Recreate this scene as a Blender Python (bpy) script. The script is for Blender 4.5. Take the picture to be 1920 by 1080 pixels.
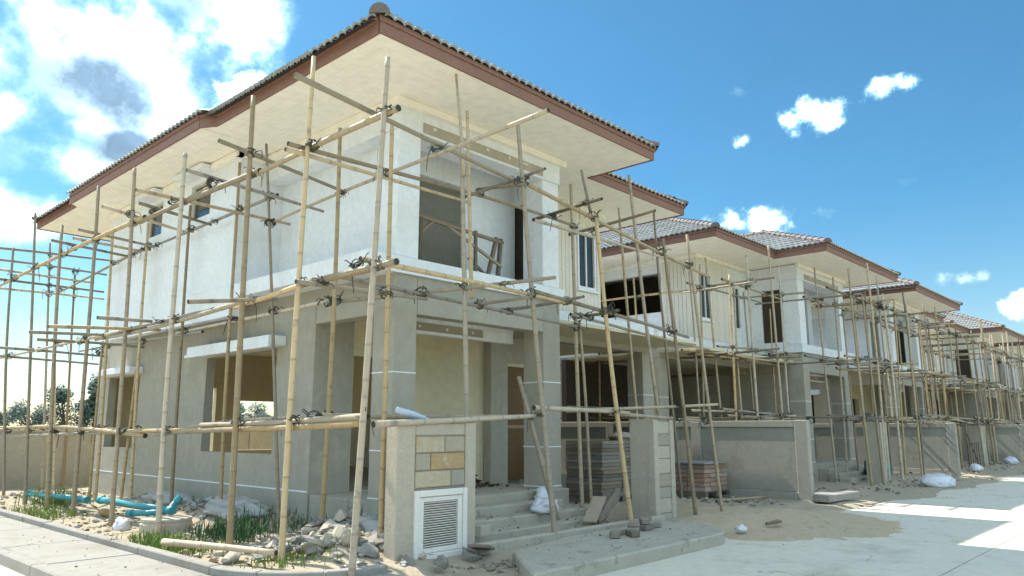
import bpy, bmesh, math, random
from mathutils import Vector, Matrix, noise
random.seed(7)
R = math.radians
scene = bpy.context.scene
for o in list(bpy.data.objects):
    bpy.data.objects.remove(o)
C = scene.collection

# ------------------------------------------------------------------ camera
cd = bpy.data.cameras.new("camera"); cam = bpy.data.objects.new("camera", cd); C.objects.link(cam)
cd.sensor_width = 36.0; cd.lens = 26.475; cd.clip_start = 0.05; cd.clip_end = 6000
cam.location = (-6.23, -7.975, 1.5)
cam.rotation_euler = (R(90 + 10.551), 0, R(-47.0))
scene.camera = cam

# ------------------------------------------------------------------ sun
SUN_EL, SUN_AZ = 50.0, -7.0            # azimuth clockwise from +Y
sv = Vector((math.sin(R(SUN_AZ)) * math.cos(R(SUN_EL)), math.cos(R(SUN_AZ)) * math.cos(R(SUN_EL)), math.sin(R(SUN_EL))))
ld = bpy.data.lights.new("sun", 'SUN'); ld.energy = 2.0; ld.angle = R(0.55); ld.color = (1.0, 0.94, 0.84)
sun = bpy.data.objects.new("sun", ld); C.objects.link(sun)
sun.rotation_euler = sv.to_track_quat('Z', 'Y').to_euler(); sun.location = (-5, 30, 40)

# ------------------------------------------------------------------ world: Nishita sky with cumulus
SKY = 0.12
w = bpy.data.worlds.new("World"); scene.world = w; w.use_nodes = True
nt = w.node_tree; nt.nodes.clear()
def N(t, **k):
    n = nt.nodes.new(t)
    for a, b in k.items(): setattr(n, a, b)
    return n
def Lk(a, b): nt.links.new(a, b)
def M(op, a, b=None, c=None, clamp=False):
    n = N('ShaderNodeMath', operation=op); n.use_clamp = clamp
    for i, v in enumerate((a, b, c)):
        if v is None: continue
        if isinstance(v, (int, float)): n.inputs[i].default_value = v
        else: Lk(v, n.inputs[i])
    return n.outputs[0]
out = N('ShaderNodeOutputWorld'); bg = N('ShaderNodeBackground'); bg.inputs[1].default_value = SKY
Lk(bg.outputs[0], out.inputs[0])
sky = N('ShaderNodeTexSky', sky_type='NISHITA'); sky.sun_disc = False
sky.sun_elevation = R(SUN_EL); sky.sun_rotation = R(SUN_AZ % 360); sky.altitude = 0; sky.air_density = 1.0; sky.dust_density = 0.6; sky.ozone_density = 2.2
tc = N('ShaderNodeTexCoord'); D = tc.outputs['Generated']
def noise_n(vec, scale, detail, rough, off=(0, 0, 0), stretch=(1, 1, 1)):
    mp = N('ShaderNodeMapping'); mp.inputs['Location'].default_value = off; mp.inputs['Scale'].default_value = stretch
    Lk(vec, mp.inputs[0])
    n = N('ShaderNodeTexNoise'); n.inputs['Scale'].default_value = scale; n.inputs['Detail'].default_value = detail; n.inputs['Roughness'].default_value = rough
    Lk(mp.outputs[0], n.inputs['Vector']); return n.outputs[0]
nz_big = noise_n(D, 6.0, 10, 0.60)
nz_mid = noise_n(D, 15, 8, 0.6, (3, 1, 2))
nz_small = noise_n(D, 38, 8, 0.62, (5, 2, 8))
nz_shade = noise_n(D, 9.0, 7, 0.55, (4, 7, 1), (1, 1, 1.5))
edge_big = M('ADD', M('MULTIPLY', M('SUBTRACT', nz_big, 0.5), 3.6), M('MULTIPLY', M('SUBTRACT', nz_mid, 0.5), 1.9))
edge_small = M('ADD', M('MULTIPLY', M('SUBTRACT', nz_small, 0.5), 3.6), M('MULTIPLY', M('SUBTRACT', nz_mid, 0.5), 2.0))
Z3 = Vector((0, 0, 1))
CLOUDS = [  # azimuth (deg from +X towards +Y), elevation, half-width, half-height (deg), density
 (72.5, 23.0, 11.5, 6.8, 1.0), (66.0, 29.0, 5.0, 3.4, 1.0), (63.6, 23.2, 3.6, 2.9, 1.0), (74.5, 17.5, 7.5, 2.4, .9), (78.0, 13.6, 6.0, 2.6, .9), (67.5, 17.8, 4.0, 1.9, .75), (77, 6.0, 6, 1.6, .55), (80, 29, 6, 4, 1), (79.5, 21, 5.5, 4.5, 1.0), (71, 19.5, 6, 2.6, .95),
 (95, 25, 13, 9, 1.0), (99, 13, 9, 4, .9), (88, 42, 16, 8, 1.0), (45, 58, 14, 9, .9), (120, 38, 15, 9, 1),
 (19.8, 21.8, 2.7, 1.5, 1.0), (14.6, 22.9, 1.7, .8, .85), (25.1, 20.7, .75, .55, .8), (24.4, 14.9, 3.4, 1.2, .9), (11.8, 9.7, 1.9, .65, .55), (8.2, 7.6, 1.5, 1.0, 1.0),
 (25.0, 24.1, 1.0, .5, .4), (19.6, 15.1, .7, .6, .45), (14, 16.5, 1.0, .4, .22),
 (-14, 17, 11.7, 5.9, 0.95), (-36, 27, 18.2, 10.4, 0.95), (-62, 16, 19.5, 9.1, 0.95), (-20, 48, 19.5, 11.7, 0.95), (-75, 40, 20.8, 13, 0.95), (-100, 24, 18.2, 10.4, 0.95), (140, 20, 16.9, 9.1, 0.95), (168, 32, 18.2, 10.4, 0.95), (195, 16, 18.2, 7.8, 0.95), (222, 34, 22.1, 13, 0.95), (240, 16, 19.5, 9.1, 0.95), (205, 50, 19.5, 13, 0.95), (240, 62, 23.4, 15.6, 0.95), (330, 70, 18.2, 11.7, 0.9), (150, 62, 18.2, 13, 0.95)]  # unseen clouds, added and enlarged to brighten the shaded house fronts
acc = None; raw = None
for az, el, hw, hh, den in CLOUDS:
    c = Vector((math.cos(R(az)) * math.cos(R(el)), math.sin(R(az)) * math.cos(R(el)), math.sin(R(el))))
    e1 = Z3.cross(c).normalized(); e2 = c.cross(e1)
    def dot(v):
        n = N('ShaderNodeVectorMath', operation='DOT_PRODUCT'); Lk(D, n.inputs[0]); n.inputs[1].default_value = v; return n.outputs['Value']
    a = M('DIVIDE', dot(e1), math.sin(R(hw))); b = M('DIVIDE', dot(e2), math.sin(R(hh)))
    r2 = M('ADD', M('MULTIPLY', a, a), M('MULTIPLY', b, b))
    front = M('GREATER_THAN', dot(c), 0.2)
    small = hw < 4.5
    m = M('MULTIPLY', M('ADD', edge_small if small else edge_big, M('SUBTRACT', 1.0, r2)), front)
    al = M('MULTIPLY', M('MULTIPLY', M('ADD', m, .2), .75 if small else .8, clamp=True), den)
    acc = al if acc is None else M('MAXIMUM', acc, al)
    if not small: raw = m if raw is None else M('MAXIMUM', raw, m)
wisp = M('MULTIPLY', M('MULTIPLY_ADD', noise_n(D, 3.2, 7, .6, (9, 2, 5), (1, 1, 2.6)), 2.4, -1.3, clamp=True), 0.25)
acc = M('MAXIMUM', acc, wisp)
acc = M('MINIMUM', M('MULTIPLY', M('MULTIPLY', acc, acc), M('MULTIPLY_ADD', acc, -2.0, 3.0)), 0.97)
# thin rims stay white, thick middles go blue-grey
shade = None
for az, el, hw, hh in ((75.5, 22.2, 6.2, 3.3), (67.8, 28.6, 3.0, 1.5), (72.0, 18.6, 5.0, 1.5), (78.5, 17.2, 2.6, 1.4), (66.5, 20.2, 2.0, .8), (96, 24, 9, 4), (90, 40, 9, 4)):
    c = Vector((math.cos(R(az)) * math.cos(R(el)), math.sin(R(az)) * math.cos(R(el)), math.sin(R(el)))); e1 = Z3.cross(c).normalized(); e2 = c.cross(e1)
    a = M('DIVIDE', dot(e1), math.sin(R(hw))); b = M('DIVIDE', dot(e2), math.sin(R(hh)))
    m = M('ADD', M('MULTIPLY', edge_big, 1.1), M('SUBTRACT', .8, M('ADD', M('MULTIPLY', a, a), M('MULTIPLY', b, b))))
    m = M('MULTIPLY', M('MULTIPLY', M('ADD', m, .2), .8, clamp=True), M('GREATER_THAN', dot(c), 0.2))
    shade = m if shade is None else M('MAXIMUM', shade, m)
thick = M('MULTIPLY', M('ADD', M('MULTIPLY', M('SUBTRACT', nz_shade, .5), 2.5), M('MULTIPLY_ADD', raw, .5, -.05)), 1.0, clamp=True)
CW = 16.0  # cloud brightness, raised to fill the shaded walls
g3 = M('MULTIPLY', M('MULTIPLY_ADD', M('POWER', acc, 2.4), .87, .13), M('MULTIPLY_ADD', nz_mid, .9, .55))
sv_ = M('MULTIPLY_ADD', nz_mid, 1.3, .35)
fsh = M('MINIMUM', M('MAXIMUM', M('MULTIPLY', thick, .6), shade), 1.0)
cloud_c = []
for k_, b_ in ((1.0, .62), (.98, .98), (.945, 1.35)):
    lit = M('POWER', M('MULTIPLY', g3, CW * k_), M('SUBTRACT', 1.0, fsh)); cloud_c.append(M('MULTIPLY', lit, M('POWER', M('MULTIPLY', sv_, b_), fsh)))
# photographic polarised-blue saturation of the clear sky
tint = N('ShaderNodeMix', data_type='RGBA', blend_type='MULTIPLY'); tint.inputs['Factor'].default_value = 1.0
Lk(sky.outputs[0], tint.inputs['A']); tint.inputs['B'].default_value = (.118, .252, .292, 1)
sepz = N('ShaderNodeSeparateXYZ'); Lk(D, sepz.inputs[0])
lowz = M('SUBTRACT', 1.0, M('DIVIDE', sepz.outputs[2], 0.30), clamp=True)
tmx = N('ShaderNodeMix', data_type='RGBA'); Lk(M('POWER', lowz, 1.6), tmx.inputs['Factor']); tmx.inputs['A'].default_value = (.118, .252, .292, 1); tmx.inputs['B'].default_value = (.34, .34, .30, 1)
Lk(tmx.outputs['Result'], tint.inputs['B'])
sepc = N('ShaderNodeSeparateColor'); Lk(tint.outputs['Result'], sepc.inputs[0]); mixc = N('ShaderNodeCombineColor')
for i_ in range(3): Lk(M('MULTIPLY', M('POWER', sepc.outputs[i_], M('SUBTRACT', 1.0, acc)), M('POWER', cloud_c[i_], acc)), mixc.inputs[i_])
Lk(mixc.outputs[0], bg.inputs[0])

# ------------------------------------------------------------------ exposure
vs = scene.view_settings
vs.view_transform = 'Standard'; vs.look = 'None'; vs.gamma = 1.0; vs.use_curve_mapping = False
vs.exposure = 2.2
scene.render.engine = 'CYCLES'
try:
    scene.cycles.max_bounces = 8; scene.cycles.diffuse_bounces = 5
except Exception: pass

# ------------------------------------------------------------------ materials
def mat(name, col, col2=None, rough=0.85, scale=3.0, mixs=0.5, bump=0.15, bscale=60, streak=0.0, streak_col=(.12, .11, .09), spec=0.25, metallic=0, objrand=0.0, coord='P', detail=6, spots=None, stain=None, crack=False):
    m = bpy.data.materials.new(name); m.use_nodes = True
    t = m.node_tree; b = t.nodes['Principled BSDF']
    def n(ty, **k):
        q = t.nodes.new(ty)
        for a, v in k.items(): setattr(q, a, v)
        return q
    L = t.links.new
    if coord == 'P': co = n('ShaderNodeNewGeometry').outputs['Position']
    else: co = n('ShaderNodeTexCoord').outputs['Object']
    def nz(sc, de=detail, ro=.6, st=None):
        v = co
        if st:
            mp = n('ShaderNodeMapping'); mp.inputs['Scale'].default_value = st; L(v, mp.inputs[0]); v = mp.outputs[0]
        q = n('ShaderNodeTexNoise'); q.inputs['Scale'].default_value = sc; q.inputs['Detail'].default_value = de; q.inputs['Roughness'].default_value = ro
        L(v, q.inputs['Vector']); return q.outputs[0]
    def mx(f, a, c, bt='MIX'):
        q = n('ShaderNodeMix', data_type='RGBA', blend_type=bt)
        for s, v in (('Factor', f), ('A', a), ('B', c)):
            if isinstance(v, (int, float)): q.inputs[s].default_value = v
            elif isinstance(v, tuple): q.inputs[s].default_value = (*v[:3], 1)
            else: L(v, q.inputs[s])
        return q.outputs['Result']
    def rng(v, lo, hi):
        q = n('ShaderNodeMapRange'); L(v, q.inputs[0]); q.inputs[1].default_value = lo; q.inputs[2].default_value = hi; return q.outputs[0]
    col2 = col2 or tuple(c * .78 for c in col)
    c = mx(rng(nz(scale), .5 - mixs * .5, .5 + mixs * .5), col, col2)
    f2 = nz(scale * 9, 4)
    c = mx(.35, c, mx(rng(f2, .3, .7), tuple(x * .8 for x in col), tuple(min(1, x * 1.15) for x in col)))
    if spots:
        c = mx(rng(nz(spots[1], 5, .65), .56, .7), c, spots[0])
    if stain:
        sA = rng(nz(stain[1], 8, .68), .53, .63); sB = n('ShaderNodeMath', operation='MULTIPLY'); L(sA, sB.inputs[0]); sB.inputs[1].default_value = .6
        c = mx(sB.outputs[0], c, stain[0])
    if crack:
        wv = n('ShaderNodeTexVoronoi', feature='DISTANCE_TO_EDGE'); wv.inputs['Scale'].default_value = .33
        wm = n('ShaderNodeVectorMath', operation='ADD'); wn = n('ShaderNodeTexNoise'); wn.inputs['Scale'].default_value = 2.5; wn.inputs['Detail'].default_value = 6
        L(co, wn.inputs['Vector']); L(co, wm.inputs[0]); L(wn.outputs['Color'], wm.inputs[1]); L(wm.outputs[0], wv.inputs['Vector'])
        cm = n('ShaderNodeMath', operation='MULTIPLY'); L(rng(wv.outputs[0], .006, .0), cm.inputs[0]); L(rng(nz(.6, 3), .5, .62), cm.inputs[1])
        c = mx(cm.outputs[0], c, tuple(x * .35 for x in col))
    if streak > 0:
        sk = nz(2.2, 6, .65, (3.0, 3.0, .22))
        fm = n('ShaderNodeMath', operation='MULTIPLY'); L(rng(sk, .52, .78), fm.inputs[0]); fm.inputs[1].default_value = streak
        c = mx(fm.outputs[0], c, streak_col)
    if objrand > 0:
        oi = n('ShaderNodeObjectInfo'); hs = n('ShaderNodeHueSaturation')
        q = n('ShaderNodeMapRange'); L(oi.outputs['Random'], q.inputs[0]); q.inputs[3].default_value = 1 - objrand; q.inputs[4].default_value = 1 + objrand * .6
        L(q.outputs[0], hs.inputs['Value'])
        q2 = n('ShaderNodeMath', operation='MULTIPLY_ADD'); L(oi.outputs['Random'], q2.inputs[0]); q2.inputs[1].default_value = -7.3; q2.inputs[2].default_value = 0
        q3 = n('ShaderNodeMath', operation='FRACT'); L(q2.outputs[0], q3.inputs[0])
        q4 = n('ShaderNodeMapRange'); L(q3.outputs[0], q4.inputs[0]); q4.inputs[3].default_value = .55; q4.inputs[4].default_value = 1.1
        L(q4.outputs[0], hs.inputs['Saturation']); L(c, hs.inputs['Color']); c = hs.outputs[0]
    L(c, b.inputs['Base Color'])
    b.inputs['Roughness'].default_value = rough; b.inputs['Specular IOR Level'].default_value = spec; b.inputs['Metallic'].default_value = metallic
    if bump > 0:
        bp = n('ShaderNodeBump'); bp.inputs['Strength'].default_value = bump; bp.inputs['Distance'].default_value = .02
        L(nz(bscale, 5), bp.inputs['Height']); L(bp.outputs[0], b.inputs['Normal'])
    return m

MT = {}
MT['white'] = mat('white_plaster', (.775, .805, .83), (.73, .755, .78), .9, 1.1, .5, .12, 45, streak=.22, streak_col=(.52, .51, .49), stain=((.70, .70, .69), 1.4))
MT['beige'] = mat('beige_render', (.385, .36, .295), (.33, .31, .255), .92, .7, .5, .2, 50, streak=.28, streak_col=(.235, .215, .17), spots=((.43, .40, .325), 2.3), stain=((.335, .31, .255), 1.1))
MT['cream'] = mat('cream_plaster', (.62, .55, .375), (.54, .48, .33), .92, .8, .5, .1, 40, streak=.15, streak_col=(.3, .26, .18))
MT['soffit'] = mat('soffit_paint', (.87, .825, .735), (.83, .785, .695), .9, .7, .6, .05, 40)
MT['fascia'] = mat('fascia_paint', (.25, .135, .098), (.19, .10, .075), .65, 2.2, .6, .1, 30, streak=.2, streak_col=(.33, .16, .11))
MT['tile'] = mat('roof_tile_glaze', (.30, .295, .27), (.22, .22, .205), .40, 6, .6, .08, 40, objrand=.22, spec=.5, spots=((.38, .36, .32), 14))
MT['cap'] = mat('ridge_cap_clay', (.15, .105, .09), (.11, .085, .08), .5, 5, .6, .1, 40, objrand=.2, spec=.4)
MT['deck'] = mat('roof_felt', (.06, .05, .045), None, .9, 4)
MT['concrete'] = mat('raw_concrete', (.45, .40, .315), (.36, .32, .255), .92, 2.5, .6, .35, 35, streak=.25, streak_col=(.2, .185, .155), spots=((.46, .43, .37), 9))
MT['stepc'] = mat('step_concrete', (.42, .385, .31), (.30, .275, .225), .92, 3, .6, .4, 40, spots=((.22, .2, .165), 5))
MT['cwall'] = mat('grey_boundary_render', (.335, .325, .275), (.285, .275, .235), .92, 1.1, .6, .2, 40, streak=.3, streak_col=(.22, .21, .175), stain=((.24, .225, .185), 1.3))
MT['road'] = mat('road_concrete', (.62, .565, .46), (.55, .50, .405), .9, .9, .6, .25, 70, spots=((.50, .455, .365), 2.2), stain=((.42, .38, .30), .55), crack=True)
MT['walk'] = mat('pavement_concrete', (.30, .285, .255), (.255, .24, .215), .92, 1.7, .6, .3, 60, spots=((.24, .22, .18), 4), stain=((.22, .20, .165), .9), crack=True)
MT['soil'] = mat('dry_soil', (.38, .32, .23), (.28, .235, .17), .97, 2.2, .6, .8, 18, spots=((.36, .33, .27), 6))
MT['sand'] = mat('site_sand', (.47, .375, .25), (.40, .32, .215), .97, 3, .6, .7, 30, spots=((.33, .265, .18), 8))
MT['field'] = mat('field_ground', (.20, .19, .09), (.11, .14, .05), .97, .12, .6, .3, 3)
MT['bamboo'] = mat('bamboo_skin', (.45, .335, .185), (.33, .255, .15), .6, 5, .7, .15, 25, objrand=.42, coord='O', spots=((.20, .17, .12), 6), spec=.3)
MT['bamboo_old'] = mat('weathered_bamboo_skin', (.28, .235, .165), (.19, .165, .125), .7, 5, .7, .15, 25, objrand=.35, coord='O', spots=((.13, .115, .09), 6), spec=.25)
MT['node'] = mat('bamboo_node', (.35, .26, .145), (.25, .19, .11), .7, 6, .6, .1, 25, objrand=.3, coord='O')
MT['hole_shade'] = mat('bamboo_end_shade', (.06, .045, .03), None, .9)  # dark colour on flat end caps stands in for shade inside the cane
MT['rope'] = mat('lashing_cord', (.085, .09, .065), (.045, .048, .038), .8, 12, .6, .3, 80, objrand=.4)
MT['dark'] = mat('interior_shade_and_scrap', (.065, .052, .038), (.045, .037, .03), .95, 1.0)  # near-black paints the shade of unlit interiors; scrap pieces share it
MT['panedark'] = mat('window_glass', (.03, .035, .035), (.04, .045, .042), .08, 1, .5, 0, spec=.6)
MT['wood'] = mat('raw_timber', (.34, .25, .15), (.24, .17, .10), .8, 6, .6, .3, 30, objrand=.25)
MT['woodd'] = mat('weathered_timber', (.20, .165, .12), (.13, .105, .08), .85, 6, .6, .3, 30, objrand=.3)
MT['doorgrey'] = mat('primed_door', (.19, .185, .15), (.15, .145, .12), .8, 2)
MT['door'] = mat('door_veneer', (.17, .10, .045), (.12, .07, .03), .6, 3, .6, .1)
MT['siding'] = mat('siding_board_paint', (.74, .69, .585), (.69, .645, .545), .75, 2, .6, .05, objrand=.06)
MT['louvre'] = mat('louvre_white_paint', (.72, .69, .63), (.62, .6, .55), .55, 4, .6, .05, streak=.12)
MT['stone_tan'] = mat('tan_block', (.45, .385, .275), (.35, .30, .22), .92, 5, .4, .8, 28, objrand=.2, spots=((.46, .42, .34), 11), stain=((.40, .28, .14), 4))
MT['stone_or'] = mat('ochre_block', (.42, .29, .15), (.33, .25, .15), .92, 5, .4, .8, 28, spots=((.46, .41, .31), 11), stain=((.36, .20, .08), 5))
MT['stone_gr'] = mat('grey_block', (.36, .325, .25), (.30, .27, .21), .92, 7, .6, .4, 40, objrand=.1)
MT['rubble'] = mat('rubble_mix', (.34, .31, .26), (.19, .17, .14), .95, 4, .6, .5, 30, objrand=.3, spots=((.47, .44, .38), 9))
MT['plaster'] = mat('plaster_waste', (.40, .395, .375), (.30, .295, .28), .95, 5, .6, .5, 25)
MT['pvc'] = mat('teal_pvc', (.03, .27, .31), (.025, .21, .25), .35, 4, .6, 0, spec=.5)
MT['plastic'] = mat('white_plastic', (.62, .63, .66), (.52, .54, .58), .4, 8, .6, .1, spec=.5)
MT['blueplastic'] = mat('blue_plastic_film', (.36, .46, .56), (.48, .55, .62), .25, 8, .6, .1, spec=.5)
MT['teal'] = mat('teal_tarp', (.05, .16, .15), (.04, .11, .11), .6, 6)
MT['grass'] = mat('grass_blades', (.17, .235, .05), (.12, .19, .04), .7, 3, .6, 0)
MT['grassd'] = mat('dark_grass_blades', (.06, .125, .045), (.04, .09, .03), .7, 3, .6, 0)
MT['leaf'] = mat('hazed_leaves', (.15, .20, .16), (.11, .16, .13), .7, .5, .6, 0)  # paled and blued to put distance haze into the leaf colour
MT['bark'] = mat('tree_bark', (.12, .09, .06), None, .9, 5)
MT['brick'] = mat('red_brick', (.38, .24, .17), (.30, .19, .135), .9, 6, .6, .3, 30, objrand=.2)
MT['slabg'] = mat('stacked_slab', (.27, .225, .165), (.19, .16, .12), .92, 6, .6, .4, 30, objrand=.3)
MT['metal'] = mat('rusty_steel', (.10, .065, .045), (.07, .05, .04), .7, 8)
MT['red'] = mat('red_plastic', (.25, .04, .03), None, .5)
MT['lamp'] = mat('white_fitting', (.75, .74, .7), None, .5)

# ------------------------------------------------------------------ mesh helpers
class MB:
    def __init__(s): s.v = []; s.f = []; s.mi = []
    def add(s, vs, fs, mi=0):
        b = len(s.v); s.v += [tuple(v) for v in vs]; s.f += [tuple(i + b for i in f) for f in fs]; s.mi += [mi] * len(fs); return s
    def box(s, x0, x1, y0, y1, z0, z1, mi=0):
        x0, x1 = min(x0, x1), max(x0, x1); y0, y1 = min(y0, y1), max(y0, y1); z0, z1 = min(z0, z1), max(z0, z1)
        return s.add([(x0, y0, z0), (x1, y0, z0), (x1, y1, z0), (x0, y1, z0), (x0, y0, z1), (x1, y0, z1), (x1, y1, z1), (x0, y1, z1)],
                     [(0, 3, 2, 1), (4, 5, 6, 7), (0, 1, 5, 4), (1, 2, 6, 5), (2, 3, 7, 6), (3, 0, 4, 7)], mi)
    def obox(s, c, hx, hy, hz, rot, mi=0):      # oriented box
        vs = [Vector(c) + rot @ Vector((sx * hx, sy * hy, sz * hz)) for sz in (-1, 1) for sx, sy in ((-1, -1), (1, -1), (1, 1), (-1, 1))]
        return s.add(vs, [(0, 3, 2, 1), (4, 5, 6, 7), (0, 1, 5, 4), (1, 2, 6, 5), (2, 3, 7, 6), (3, 0, 4, 7)], mi)
    def prism(s, pts, z0, z1, mi=0):
        n = len(pts)
        return s.add([(p[0], p[1], z0) for p in pts] + [(p[0], p[1], z1) for p in pts],
                     [tuple(range(n - 1, -1, -1)), tuple(range(n, 2 * n))] + [(i, (i + 1) % n, n + (i + 1) % n, n + i) for i in range(n)], mi)
    def tube(s, pts, rs, sides=8, mi=0, caps=True, mis=None, hollow=False):
        pts = [Vector(p) for p in pts]; n = len(pts)
        if not isinstance(rs, (list, tuple)): rs = [rs] * n
        base = len(s.v); a = None
        for i, p in enumerate(pts):
            d = (pts[min(i + 1, n - 1)] - pts[max(i - 1, 0)]).normalized()
            if a is None: a = d.orthogonal().normalized()
            a = (a - d * a.dot(d)).normalized(); b = d.cross(a)
            for k in range(sides):
                t = 2 * math.pi * k / sides
                s.v.append(tuple(p + (a * math.cos(t) + b * math.sin(t)) * rs[i]))
        for i in range(n - 1):
            for k in range(sides):
                q = (k + 1) % sides
                s.f.append((base + i * sides + k, base + i * sides + q, base + (i + 1) * sides + q, base + (i + 1) * sides + k)); s.mi.append(mis[i] if mis else mi)
        if caps:
            s.f.append(tuple(base + k for k in range(sides - 1, -1, -1))); s.mi.append(2 if hollow else mi)  # flat caps, only coloured like a dark bore
            s.f.append(tuple(base + (n - 1) * sides + k for k in range(sides))); s.mi.append(2 if hollow else mi)
        return s
    def build(s, name, mats, parent=None, smooth=False, bevel=0, origin=None):
        me = bpy.data.meshes.new(name)
        vs = s.v
        lo = [min(v[i] for v in vs) for i in range(3)]; hi = [max(v[i] for v in vs) for i in range(3)]
        o3 = Vector(origin) if origin else Vector(((lo[0] + hi[0]) / 2, (lo[1] + hi[1]) / 2, lo[2]))
        me.from_pydata([(v[0] - o3.x, v[1] - o3.y, v[2] - o3.z) for v in vs], [], s.f)
        if not isinstance(mats, (list, tuple)): mats = [mats]
        for m in mats: me.materials.append(MT[m] if isinstance(m, str) else m)
        if len(mats) > 1: me.polygons.foreach_set('material_index', s.mi)
        if bevel:
            bm = bmesh.new(); bm.from_mesh(me); bmesh.ops.remove_doubles(bm, verts=bm.verts, dist=1e-5)
            bmesh.ops.bevel(bm, geom=[e for e in bm.edges if len(e.link_faces) == 2 and e.calc_face_angle(0) > .6], offset=bevel, segments=1, affect='EDGES')
            bm.to_mesh(me); bm.free()
        if smooth: me.shade_smooth()
        me.update()
        return put(name, me, o3, parent)
def put(name, me, loc, parent=None, rot=None):
    o = bpy.data.objects.new(name, me); C.objects.link(o)
    loc = Vector(loc)
    if parent is not None:
        o.parent = parent; loc = loc - WORLD[parent.name]
    o.location = loc
    if rot is not None: o.rotation_euler = rot
    WORLD[o.name] = loc + (WORLD[parent.name] if parent is not None else Vector())
    return o
WORLD = {}
def empty(name, loc):
    o = bpy.data.objects.new(name, None); C.objects.link(o); o.location = loc; o.empty_display_size = .3; WORLD[o.name] = Vector(loc); return o
def tag(o, label, cat, group=None, kind=None):
    o['label'] = label; o['category'] = cat
    if group: o['group'] = group
    if kind: o['kind'] = kind
    return o
def struct(o): o['kind'] = 'structure'; return o
def stuff(o): o['kind'] = 'stuff'; return o
def rnd(a, b): return random.uniform(a, b)

# ------------------------------------------------------------------ bamboo and lashings
def bamboo(name, A, B, r, parent, lod=1, bow=.009):
    A = Vector(A); B = Vector(B); d = B - A; Ln = d.length; d = d / Ln
    p = d.orthogonal().normalized(); p.rotate(Matrix.Rotation(rnd(0, 6.28), 3, d))
    amp = Ln * rnd(-bow, bow); ph = rnd(0, 1)
    pts, rs, mis = [], [], []
    def P(t): return A + d * (t * Ln) + p * (amp * math.sin(math.pi * t) + .4 * amp * math.sin(5 * t + ph * 6))
    step = rnd(.30, .42); k = rnd(.08, .3); node_ts = []
    while k < Ln - .05: node_ts.append(k); k += step * rnd(.85, 1.15)
    def put_(t, rr, mi): pts.append(P(t / Ln)); rs.append(rr); mis.append(mi)
    taper = lambda t: .82 * r * (1.1 - .28 * t / Ln)
    put_(0, taper(0), 0)
    if lod:
        for t in node_ts:
            put_(t - .012, taper(t) * .99, 1); put_(t, taper(t) * 1.07, 1); put_(t + .014, taper(t) * .99, 0)
    else:
        for q in (.33, .66): put_(q * Ln, taper(q * Ln), 0)
    put_(Ln, taper(Ln), 0)
    m = MB(); m.tube(pts, rs, 8 if lod else 6, mis=mis, hollow=True)
    skin = 'bamboo_old' if r < .0395 and random.random() < (.55 if name in ('transom_pole', 'ledger_pole') else .16) else 'bamboo'
    o = m.build(name, [skin, 'node' if skin == 'bamboo' else 'bamboo_old', 'hole_shade'], parent, smooth=False, origin=A)
    for pl in o.data.polygons:
        if len(pl.vertices) == 4: pl.use_smooth = True
    return o
LASH = []
def lash_mesh(seed):
    rr = random.Random(seed); m = MB()
    for k in range(4):
        tl = Matrix.Rotation(rr.uniform(-.7, .7), 3, 'X') @ Matrix.Rotation(rr.uniform(-.7, .7), 3, 'Y')
        rad = rr.uniform(.055, .075); z = rr.uniform(-.06, .06)
        m.tube([tl @ Vector((math.cos(a) * rad * 1.25, math.sin(a) * rad * 1.25, z + rr.uniform(-.01, .01))) for a in [i * math.pi / 5 for i in range(11)]], .009, 4)
    for k in range(rr.choice((3, 4, 5))):
        a = rr.uniform(0, 6.28); x, y, z = math.cos(a) * .07, math.sin(a) * .07, rr.uniform(-.03, .05); pts = [(x, y, z)]
        vx, vy, vz = math.cos(a) * .05, math.sin(a) * .05, rr.uniform(-.01, .06)
        for j in range(rr.choice((3, 4, 6))):
            x += vx; y += vy; z += vz; vx *= .65; vy *= .65; vz -= .022; pts.append((x, y, z))
        m.tube(pts, [.008] * (len(pts) - 1) + [.005], 4)
    m.tube([(0.05, .05, -.02), (.07, .07, .02), (.05, .08, .05)], [.02, .026, .012], 5)
    me = bpy.data.meshes.new('rope_lashing')
    me.from_pydata(m.v, [], m.f); me.materials.append(MT['rope']); me.shade_smooth(); return me
for q in range(6): LASH.append(lash_mesh(q))
def seg_close(a, b, c, d):
    u = b - a; v = d - c; w0 = a - c
    A_, B_, C_, D_, E_ = u.dot(u), u.dot(v), v.dot(v), u.dot(w0), v.dot(w0)
    den = A_ * C_ - B_ * B_
    if den < 1e-6 * A_ * C_: return None
    if abs(B_) / math.sqrt(A_ * C_) > .9: return None
    s = min(1, max(0, (B_ * E_ - C_ * D_) / den)); t = min(1, max(0, (A_ * E_ - B_ * D_) / den))
    p = a + u * s; q = c + v * t
    return (p - q).length, (p + q) / 2
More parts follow.
